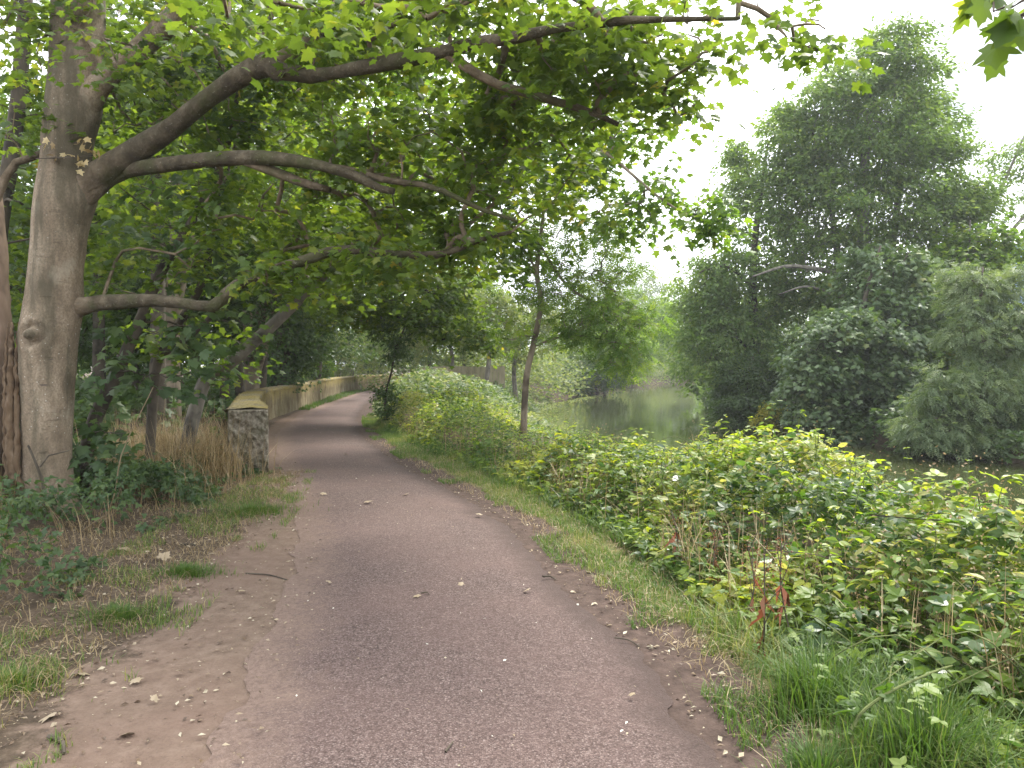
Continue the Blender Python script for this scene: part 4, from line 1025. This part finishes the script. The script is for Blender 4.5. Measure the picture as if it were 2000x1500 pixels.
# dry seed stalks through the bramble front
x, y = region(5200, 3, 20, lambda y: xB(y) - .05, lambda y: xB(y) + 1.3)
ok = fbm(x * 1.2 + 40, y * 1.2) > .5; x, y = x[ok], y[ok]
stalks('dry_stalks', 'dry straw coloured seed stalks standing in the bramble front', 'dry grass', x, y, H(x, y), rng.uniform(.25, .8, len(x)), .007, 'hay', .5)
# seed heads on them: small tan flecks
n = 16000; x, y = region(n, 3, 19, lambda y: xB(y), lambda y: np.minimum(xB(y) + 2.4, xN(y) - .7))
ok = fbm(x * 1.2 + 40, y * 1.2) > .45; x, y = x[ok], y[ok]; n = len(x)
b = Buf(); z = hb(x, y) + rng.normal(size=n) * .12 + .04
leaves(b, KITE, np.stack([x, y, z], -1), rng.normal(size=(n, 3)), rng.normal(size=(n, 3)), rng.uniform(.01, .028, n), rng.random(n))
tag(b.build('seed_heads', M['hay']), 'tan seed heads and flower remnants among the brambles', 'seed heads', None, 'stuff')
# grass verges
gl = lambda x, y: np.clip(.25 + .5 * rng.random(len(x)) + (fbm(x * 1.5, y * 1.5) - .5) * 1.0, 0, 1)
x, y = region(70000, 2.1, 24, lambda y: pathR(y) + .14, lambda y: xB(y) + .35)
ok = (fbm(x * 2.1 + 9, y * 2.1) + .3 * sstep(.15, .6, x - pathR(y) - .1) > .555); x, y = x[ok], y[ok]
stalks('verge_grass', 'short worn grass along the right edge of the path', 'grass', x, y, H(x, y), rng.uniform(.03, .11, len(x)), .0055, 'grass', .7, var=gl(x, y))
x, y = region(9000, 1.8, 6.6, lambda y: xB(y) - .45 * (y < 4.5), lambda y: xB(y) + .7)
stalks('long_grass', 'long green grass at the foot of the brambles', 'grass', x, y, H(x, y), rng.uniform(.08, .34, len(x)), .0075, 'grass', .9, var=np.clip(gl(x, y), 0, 1))
x, y = region(9000, 6.5, 22, lambda y: xB(y) - .2, lambda y: xB(y) + .6)
stalks('long_grass', 'grass fringe below the herbs beside the path bend', 'grass', x, y, H(x, y), rng.uniform(.08, .3, len(x)), .008, 'grass', .7, var=gl(x, y))
x, y = region(3000, 26, 48, lambda y: pathL(y) - 1.0, lambda y: pathL(y) - .05)
ok = x > wallx(y) + .05; x, y = x[ok], y[ok]
stalks('wall_foot_grass', 'strip of green grass at the foot of the far wall', 'grass', x, y, H(x, y), rng.uniform(.08, .2, len(x)), .02, 'grass', .5, var=rng.random(len(x)) * .6)


def tuft(px, py, label, n, rad, h, lean=.8, v0=0., v1=.7, name='grass_tuft', mat='grass', w=.007):
    c = G(px, py); c[2] = H(c[0], c[1])
    a = rng.random(n) * 2 * math.pi; r = np.abs(rng.normal(size=n)) * rad * .62 * (.6 + .8 * vn(a * 1.6 + px, a * 0))
    p = np.stack([c[0] + np.cos(a) * r, c[1] + np.sin(a) * r * .8, 0 * a], -1); p[:, 2] = H(p[:, 0], p[:, 1]) - .01
    b = Buf(); blades(b, p, h * rng.uniform(.4, 1.15, n), a + rng.normal(size=n) * .9, lean * rng.uniform(.2, 1.4, n), w, v0 + (v1 - v0) * rng.random(n))
    rt = empty(name, c, label, 'grass tuft'); b.build('blades', M[mat], rt); return rt


tuft(1600, 1385, 'lush arching grass tussock beside the path at the lower right', 900, .30, .36)
tuft(1740, 1250, 'tall grass clump growing out of the brambles above the tussock', 600, .3, .45)
tuft(1800, 1500, 'long grass clump at the bottom edge right of the tussock', 900, .34, .4)
tuft(1600, 1530, 'coarse grass clump at the bottom edge below the tussock', 500, .2, .22)
tuft(490, 1000, 'green grass patch at the foot of the broken wall end', 2600, .5, .12, v1=.85, w=.006)
tuft(366, 1125, 'small round green grass clump on the bare left verge', 1500, .21, .09, w=.005)
tuft(232, 1205, 'flat green grass clump nearest the ivy on the left verge', 1500, .28, .09, v1=.8, w=.005)
tuft(25, 1335, 'yellowing grass clump at the left edge of the dirt', 1500, .3, .1, v0=.2, v1=1.0, w=.005)
tuft(1000, 945, 'green grass clump where the verge narrows beside the path', 700, .35, .18, w=.009)

# nettles that stand above the bramble line
def nettle(px, py, d, label, h=.55, yel=0.):
    tip = W(px, py, d); x, y = tip[0] - rng.normal() * .05, tip[1]
    z0 = min(float(H(x, y)), tip[2] - h)
    rt = empty('nettle_stalk', (x, y, z0), label, 'nettle', 'nettles standing above the brambles')
    q = spline([(x, y, z0), (x + rng.normal() * .04, y, (z0 + tip[2]) / 2), tip], 14)
    b = Buf(); b.tube(q, np.linspace(.006, .002, 14), 5); b.build('stalk', M['stem'], rt)
    b = Buf(); P, D = [], []
    for k in range(11):
        t = 1 - k * .055; p = q[int(np.clip(t * 13, 0, 13))]
        for s in (0, math.pi):
            a = s + k * math.pi / 2 + .3; P.append(p); D.append((math.cos(a), math.sin(a), -.35 + .5 * (k < 2)))
    n = len(P); leaves(b, OVAL, np.array(P), np.array(D) + rng.normal(size=(n, 3)) * .2, np.array([0, 0, 1.]) + rng.normal(size=(n, 3)) * .2, np.linspace(.04, .11, n), np.clip(.35 + yel + rng.random(n) * .4, 0, 1))
    b.build('leaves', M['bramble'], rt)


for px, py, d, lb in ((1625, 838, 6.3, 'tallest nettle above the brambles, in front of the dark far bank hollow'), (1592, 850, 6.4, 'nettle standing close left of the tallest nettle'),
                      (1395, 850, 7.4, 'nettle sprig in front of the dark waterside shrub'), (1450, 858, 7.2, 'nettle sprig in front of the yellow bush'), (1272, 845, 7.6, 'leggy nettle leaning over the water, left of the other nettles'),
                      (1772, 875, 5.8, 'curved nettle rising in front of the leafy bush at the far water edge'), (1890, 900, 5.2, 'nettle at the right in front of the open dark water'), (1345, 870, 7.5, 'short nettle between the leggy nettle and the shrub'),
                      (1135, 835, 10.5, 'pale flowering nettle right of the slender bent trunk'), (1690, 890, 6.0, 'broad leaved nettle right of the tallest nettle')):
    nettle(px, py, d, lb)


# rusty dock plants at the bramble front
def dock(px, py, h, label):
    c = G(px, py); c[2] = H(c[0], c[1])
    rt = empty('dock_plant', c, label, 'dock plant', 'withered docks at the bramble front')
    tip = c + [rng.normal() * .06, rng.normal() * .05, h]; q = spline([c, (c + tip) / 2 + rng.normal(size=3) * .02, tip], 12)
    b = Buf(); b.tube(q, np.linspace(.006, .003, 12), 5)
    for k in range(4):
        j = 5 + k * 2 if 5 + k * 2 < 12 else 11
        b.tube([q[j - 1], q[j - 1] + [rng.normal() * .05, rng.normal() * .05, .13]], [.003, .0015], 4)
    b.build('stem', M['bark'], rt)
    b = Buf(); n = 7; t = rng.uniform(.15, .7, n); P = q[(t * 11).astype(int)]; a = rng.random(n) * 6.28
    leaves(b, LANCE, P, np.stack([np.cos(a) * .5, np.sin(a) * .5, -np.ones(n)], -1), rng.normal(size=(n, 3)), rng.uniform(.08, .17, n), rng.random(n))
    n = 150; P = q[rng.integers(6, 12, n)] + rng.normal(size=(n, 3)) * [.03, .03, .03]  # dock seeds, added to the same mesh as the leaves
    leaves(b, KITE, P, rng.normal(size=(n, 3)), rng.normal(size=(n, 3)), rng.uniform(.008, .018, n), rng.random(n) * .8); b.build('leaves', M['rust'], rt)


for px, py, h, lb in ((1490, 1290, .62, 'withered dock with red and orange leaves nearest the path'), (1452, 1225, .5, 'withered dock just behind the one nearest the path'), (1395, 1165, .45, 'dark brown dock at the bramble front beside the verge'),
                      (1550, 1270, .6, 'rusty dock standing farthest right, above the grass tussock'), (1330, 1110, .45, 'rusty dock farthest along the bramble front')):
    dock(px, py, h, lb)


def cane(rows, r, label, mat, leafy=0):
    q = spline([W(*k) for k in rows], 26)
    rt = empty('bramble_cane', q[0], label, 'bramble cane')
    b = Buf(); b.tube(q, np.linspace(r, r * .5, 26), 6); b.build('cane', M[mat], rt)
    if leafy:
        b = Buf(); i = rng.integers(3, 26, leafy); a = rng.random(leafy) * 6.28
        leaves(b, TRIF, q[i], np.stack([np.cos(a), np.sin(a), -.1 + 0 * a], -1), np.array([0, 0, 1.]) + rng.normal(size=(leafy, 3)) * .3, rng.uniform(.1, .16, leafy), rng.random(leafy) * .9); b.build('leaves', M['bramble'], rt)


cane([(1662, 1425, 2.9), (1690, 1385, 2.95), (1750, 1345, 3.0), (1830, 1310, 3.1), (1860, 1300, 3.2)], .0075, 'pale green cane arching over the grass at the lower right', 'stem', 6)
cane([(1690, 1005, 4.6), (1800, 1014, 4.4), (1900, 1020, 4.3), (2040, 1030, 4.2)], .005, 'thin dark cane running level across the brambles at the right edge', 'bark')
cane([(1500, 1075, 4.7), (1600, 1085, 4.5), (1690, 1120, 4.4), (1760, 1165, 4.4)], .004, 'dark cane dipping across the brambles above the grass clump', 'bark', 4)
# trifoliate canes in great number, part of the cover
b = Buf()
for k in range(240):
    y = rng.uniform(2.4, 12); x = rng.uniform(xB(y) + .1, xN(y) - .2); z = float(hb(x, y)); a = rng.random() * 6.28; L = rng.uniform(.4, 1.1)
    p0 = np.array([x, y, z - .25]); p2 = p0 + [math.cos(a) * L, math.sin(a) * L, rng.uniform(.0, .3)]; p1 = (p0 + p2) / 2 + [0, 0, rng.uniform(.15, .35)]
    b.tube(spline([p0, p1, p2], 9), np.linspace(.0045, .002, 9), 4)
tag(b.build('bramble_stems', M['stem']), 'tangle of arching green bramble stems on the bank', 'bramble stems', None, 'stuff')

b = Buf(); b2 = Buf()
for k in range(420):
    y = 2.6 + 17 * rng.random() ** 1.3; x = rng.uniform(xB(y) + .25, xN(y) - .1); z = float(hb(x, y)); hh = rng.uniform(.08, .34); a = rng.random() * 6.28
    q = spline([(x, y, z - .15), (x + .03, y, z + hh * .5), (x + math.cos(a) * hh * .4, y + math.sin(a) * hh * .4, z + hh)], 8)
    b.tube(q, np.linspace(.004, .0015, 8), 4)
    m_ = 9; i_ = rng.integers(2, 8, m_); aa = rng.random(m_) * 6.28
    leaves(b2, OVAL, q[i_], np.stack([np.cos(aa), np.sin(aa), rng.uniform(-.5, .3, m_)], -1), np.array([0, 0, 1.]) + rng.normal(size=(m_, 3)) * .35, rng.uniform(.035, .085, m_), np.clip(.3 + rng.random(m_) * .65, 0, .98))
tag(b.build('herb_shoots', M['stem']), 'thin shoots sticking up out of the brambles', 'shoots', None, 'stuff')
tag(b2.build('herb_leaves', M['bramble']), 'small bright leaves on the shoots above the brambles', 'leaves', None, 'stuff')
x, y = region(26000, 2.0, 11, lambda y: np.interp(y, [2, 5, 8, 11], [-3.2, -3.3, -3.5, -3.6]), lambda y: np.interp(y, [2, 5, 8, 11], [-1.75, -2.0, -2.3, -2.9]))
ok = fbm(x * 2.4 + 31, y * 2.4) > .47; x, y = x[ok], y[ok]
stalks('verge_grass', 'thin olive grass scattered over the left verge', 'grass', x, y, H(x, y), rng.uniform(.03, .1, len(x)), .005, 'grass', .8, var=.25 + .7 * rng.random(len(x)))

# ------------------------------------------------------------------ left undergrowth
def lcover(name, label, cat, n, xr, yr, zt, mat, T, size, bias=0., up=.5, mask=None, kind='stuff', gap=.40):
    x = rng.uniform(*xr, n); y = rng.uniform(*yr, n)
    ok = fbm(x * 1.4 + 7, y * 1.4 + 2) > gap - .1 * (y < 6.2)
    if mask is not None: ok &= mask(x, y)
    x, y = x[ok], y[ok]; n = len(x); g = H(x, y)
    t = zt(x, y) * (.55 + .9 * (fbm(x * 1.8, y * 1.8) - .2))
    z = g + .03 + t * rng.random(n) ** .6
    az = rng.random(n) * 6.28
    b = Buf(); leaves(b, T, np.stack([x, y, z], -1), np.stack([np.cos(az), np.sin(az), rng.normal(size=n) * .4 - .25], -1), np.array([.15, -.35, 1.0]) + rng.normal(size=(n, 3)) * up, size * rng.uniform(.6, 1.25, n), np.clip(rng.random(n) * .8 + bias, 0, .98))
    return tag(b.build(name, M[mat]), label, cat, None, kind)


vb = lambda y: np.interp(y, [3, 4.5, 5.5, 6.5, 8, 10, 11], [-2.9, -2.8, -3.1, -3.4, -3.35, -3.75, -3.55])
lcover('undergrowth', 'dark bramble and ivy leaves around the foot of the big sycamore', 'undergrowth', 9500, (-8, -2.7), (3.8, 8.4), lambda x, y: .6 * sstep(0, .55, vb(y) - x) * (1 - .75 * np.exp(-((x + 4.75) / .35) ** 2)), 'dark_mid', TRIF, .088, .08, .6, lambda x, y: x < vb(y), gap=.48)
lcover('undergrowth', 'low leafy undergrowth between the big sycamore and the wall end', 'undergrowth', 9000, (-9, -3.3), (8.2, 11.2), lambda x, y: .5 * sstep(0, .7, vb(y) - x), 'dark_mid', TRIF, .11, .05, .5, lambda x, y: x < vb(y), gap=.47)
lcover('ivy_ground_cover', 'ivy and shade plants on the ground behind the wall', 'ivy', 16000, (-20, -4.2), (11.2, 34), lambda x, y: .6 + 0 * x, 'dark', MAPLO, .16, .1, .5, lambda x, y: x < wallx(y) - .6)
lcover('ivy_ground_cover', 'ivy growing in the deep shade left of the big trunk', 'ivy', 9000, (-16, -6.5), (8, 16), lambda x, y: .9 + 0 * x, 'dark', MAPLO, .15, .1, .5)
n = 5200; x = rng.normal(-4.75, .45, n); y = rng.normal(10.4, .6, n); ok = (x < -4.05) | (y < 10.5); x, y = x[ok], y[ok]
stalks('dry_grass', 'tangle of dead straw coloured stems beside the broken wall end', 'dry grass', x, y, H(x, y), rng.uniform(.3, 1.15, len(x)), .009, 'hay', .6)
n = 260; x = rng.uniform(-6, -3.5, n); y = rng.uniform(5.8, 9.5, n)
stalks('dry_stems', 'scattered bare dead stems in the shade by the big sycamore', 'dry stems', x, y, H(x, y), rng.uniform(.15, .65, n), .009, 'hay', .45, var=rng.random(n) * .6)


def stick(rows, r, label, name='dead_stem', mat='twig_grey', cat='dead stem'):
    q = spline([np.array(k, float) for k in rows], 12); rt = empty(name, q[0], label, cat); b = Buf(); b.tube(q, np.linspace(r, r * .6, 12), 6, wob=.12); b.build('stem', M[mat], rt); return rt, q


stick([W(180, 1035, 7.2), W(205, 1010, 7.2), W(225, 960, 7.3), W(240, 880, 7.4), (W(300, 755, 7.6))], .008, 'long bare stem leaning right in front of the sapling', mat='hay')
rt, q = stick([W(90, 1010, 7.4), W(85, 950, 7.35), W(70, 905, 7.3), W(55, 870, 7.3)], .016, 'forked dead branch propped against the big trunk', mat='bark')
b = Buf(); b.tube([W(78, 912, 7.3), W(95, 890, 7.3), W(135, 880, 7.3)], [.01, .008, .005], 5); b.build('side_branch', M['bark'], rt)
stick([W(165, 1035, 6.5), W(185, 1020, 6.5), W(205, 1008, 6.5)], .007, 'short bleached stem curving up from the ivy', mat='hay')

# ------------------------------------------------------------------ litter
def litter(n, x, y, smin, smax, name, label, bias=0.):
    g = H(x, y); p = (x > pathL(y)) & (x < pathR(y)); z = np.where(p, .034, g + .006) + rng.random(len(x)) * .012
    az = rng.random(len(x)) * 6.28
    b = Buf(); leaves(b, KITE, np.stack([x, y, z], -1), np.stack([np.cos(az), np.sin(az), rng.normal(size=len(x)) * .15], -1), np.array([0, 0, 1.]) + rng.normal(size=(len(x), 3)) * .35, smin + (smax - smin) * rng.random(len(x)) ** 2.2, np.clip(rng.random(len(x)) * 1.0 + bias, 0, 1))
    return tag(b.build(name, M['litter']), label, 'leaf litter', None, 'stuff')


x, y = region(9000, 2.0, 11, lambda y: np.interp(y, [2, 5, 8, 11], [-3.6, -4.2, -4.4, -4.2]), lambda y: np.interp(y, [2, 5, 8, 11], [-2.0, -2.2, -2.5, -3.0]))
litter(0, x, y, .008, .045, 'leaf_litter', 'dry leaf litter and bits of straw under the left trees', -.16)
x, y = region(2600, 2.0, 12, lambda y: pathL(y) - 1.3, lambda y: pathL(y) + .25)
litter(0, x, y, .008, .04, 'leaf_crumbs', 'small leaf crumbs scattered over the bare dirt strip', -.1)
x, y = region(4500, 2.0, 16, lambda y: pathR(y) + .0, lambda y: xB(y) + .25)
litter(0, x, y, .008, .045, 'verge_litter', 'pale leaf bits and clippings on the right verge', -.08)
x, y = region(260, 2.4, 20, lambda y: pathL(y) + .1, lambda y: pathR(y) - .05)
litter(0, x, y, .008, .03, 'path_specks', 'tiny pale leaf specks on the red path', .2)
x, y = region(8000, 2.0, 11, lambda y: np.interp(y, [2, 5, 8, 11], [-3.8, -4.4, -4.4, -4.2]), lambda y: np.interp(y, [2, 5, 8, 11], [-2.1, -2.3, -2.6, -3.1]))
stalks('straw', 'short fallen straw on the left verge', 'straw', x, y, H(x, y) + .01, rng.uniform(.04, .14, len(x)), .005, 'hay', 1.3, var=rng.random(len(x)) * .8)
x, y = region(5500, 2.0, 15, lambda y: pathR(y) + .2, lambda y: xB(y) + .2)
stalks('straw', 'bleached clippings of dry grass on the right verge', 'straw', x, y, H(x, y) + .008, rng.uniform(.04, .12, len(x)), .0045, 'hay', 1.3, var=.3 + rng.random(len(x)) * .7)

proto = None
spots = [(678, 888, .07, 'path'), (627, 965, .09, 'path'), (712, 983, .11, 'path'), (797, 966, .09, 'path'), (935, 1008, .08, 'path'), (1033, 1153, .06, 'path'), (760, 940, .06, 'path'),
         (900, 1140, .05, 'path'), (640, 1140, .05, 'path'), (1235, 1357, .04, 'path'), (820, 1165, .06, 'path'), (560, 1100, .05, 'path'),
         (112, 1407, .105, 'dirt'), (252, 1442, .075, 'dirt'), (313, 1104, .12, 'dirt'), (300, 1375, .05, 'dirt'), (262, 1335, .07, 'dirt'), (345, 1320, .05, 'dirt'), (150, 1322, .1, 'dirt'), (470, 1158, .06, 'dirt'), (240, 1080, .13, 'dirt')]
own = {112: 'largest pale crumpled leaf lying on the dirt at the lower left', 313: 'long tan leaf at the edge of the left verge near the round grass clump', 240: 'whitish crumpled leaf under the ivy edge on the left verge', 712: 'large pale dry leaf in the middle of the path', 797: 'pale flat leaf right of the large dry leaf on the path'}
lm = {}
for px, py, s, where in spots:
    b = Buf()
    if 'me' not in lm:
        leaves(b, MAPLE, np.zeros((1, 3)), np.array([[0, 1., 0]]), np.array([[.1, 0, 1.]]), 1.0, .66)
        o = b.build('fallen_leaf', M['litter']); lm['me'] = o
    else:
        o = lm['me'].copy(); COL.objects.link(o)
    c = G(px, py, .03 if where == 'path' else .0)
    c[2] = .036 + .15 * s if where == 'path' else H(c[0], c[1]) + .014 + .15 * s
    o.location = [float(v) for v in c]; o.scale = (s * .85, s * .95, s * 1.3); o.rotation_euler = (rng.normal() * .2, rng.normal() * .2, rng.random() * 6.28)
    tag(o, own.get(px, 'small pale fallen leaf lying on the red path' if where == 'path' else 'small pale fallen leaf on the bare dirt left of the path'), 'fallen leaf', 'fallen leaves on the ' + where)


def gstick(a, c, r, label):
    p, q = G(*a, .02), G(*c, .02)
    for v in (p, q): v[2] = max(float(H(v[0], v[1])), .03 if pathL(v[1]) < v[0] < pathR(v[1]) else -1) + r * .8
    m_ = (p + q) / 2 + [.01, .02, .006]
    stick([p, m_, q], r, label, 'fallen_twig', 'bark', 'twig')


gstick((480, 1115), (560, 1128), .006, 'long thin dark twig across the dirt beside the path edge')
gstick((95, 1440), (125, 1462), .012, 'thick dark stick lying on the dirt at the lower left')
gstick((355, 1055), (385, 1060), .012, 'pale broken stick under the left trees')
gstick((870, 1475), (885, 1455), .005, 'thin twig lying on the path near the bottom edge')
gstick((1200, 1250), (1250, 1258), .005, 'dark twig on the dark soil at the right path edge')
gstick((1060, 1130), (1085, 1128), .008, 'short dark stick at the right path edge where the dirt is dark')
gstick((822, 1162), (838, 1166), .005, 'short dark twig in the middle of the path')

# ------------------------------------------------------------------ air
t = NT('haze_air'); v = t.n('VolumePrincipled', {'Color': (.93, .96, 1, 1), 'Density': HAZE, 'Anisotropy': .25})
t.t.links.new(v.outputs[0], t.out.inputs['Volume'])
b = Buf(); box(b, (0, 330, 9), (900, 800, 24)); tag(b.build('haze', t.m), 'thin summer haze over the river and woods', 'haze', None, 'stuff')

# ------------------------------------------------------------------ light
az, el = R_(38), R_(56)      # sun ahead, to the right, behind thin cloud
w = bpy.data.worlds.new('World'); S.world = w; w.use_nodes = True
nt = w.node_tree; nt.nodes.clear(); N_ = nt.nodes.new; Lk = nt.links.new
sky = N_('ShaderNodeTexSky'); sky.sky_type = 'NISHITA'; sky.sun_disc = False; sky.sun_elevation = el; sky.sun_rotation = az; sky.air_density = 1; sky.dust_density = 2
tc = N_('ShaderNodeTexCoord'); mp = N_('ShaderNodeMapping'); mp.inputs['Scale'].default_value = (1, 1, 2.4)
no = N_('ShaderNodeTexNoise'); no.inputs['Scale'].default_value = 2.2; no.inputs['Detail'].default_value = 6; no.inputs['Roughness'].default_value = .55
Lk(tc.outputs['Generated'], mp.inputs[0]); Lk(mp.outputs[0], no.inputs['Vector'])
cr = N_('ShaderNodeValToRGB'); e = cr.color_ramp.elements
e[0].position = .35; e[0].color = (3.3, 3.45, 3.75, 1); e[1].position = .52; e[1].color = (11, 11.2, 11.6, 1)
Lk(no.outputs[0], cr.inputs[0])
mx = N_('ShaderNodeMix'); mx.data_type = 'RGBA'; mx.inputs[0].default_value = .88
Lk(sky.outputs[0], mx.inputs[6]); Lk(cr.outputs[0], mx.inputs[7])
bg = N_('ShaderNodeBackground'); bg.inputs[1].default_value = .12; Lk(mx.outputs[2], bg.inputs[0])
ow = N_('ShaderNodeOutputWorld'); Lk(bg.outputs[0], ow.inputs[0])

sl = bpy.data.lights.new('sun', 'SUN'); sl.energy = 2.9; sl.angle = R_(22); sl.color = (1, .95, .86)
so = bpy.data.objects.new('sun', sl); COL.objects.link(so)
from mathutils import Vector
sd = Vector((math.sin(az) * math.cos(el), math.cos(az) * math.cos(el), math.sin(el)))
so.rotation_euler = sd.to_track_quat('Z', 'Y').to_euler(); so.location = (10, 10, 30)

S.view_settings.view_transform = 'Standard'; S.view_settings.look = 'None'; S.view_settings.gamma = 1
S.view_settings.exposure = 1.55
S.render.engine = 'CYCLES'
cy = S.cycles
cy.max_bounces = 7; cy.diffuse_bounces = 4; cy.glossy_bounces = 3; cy.transmission_bounces = 4; cy.transparent_max_bounces = 4
cy.caustics_reflective = False; cy.caustics_refractive = False; cy.sample_clamp_indirect = 6; cy.use_denoising = True
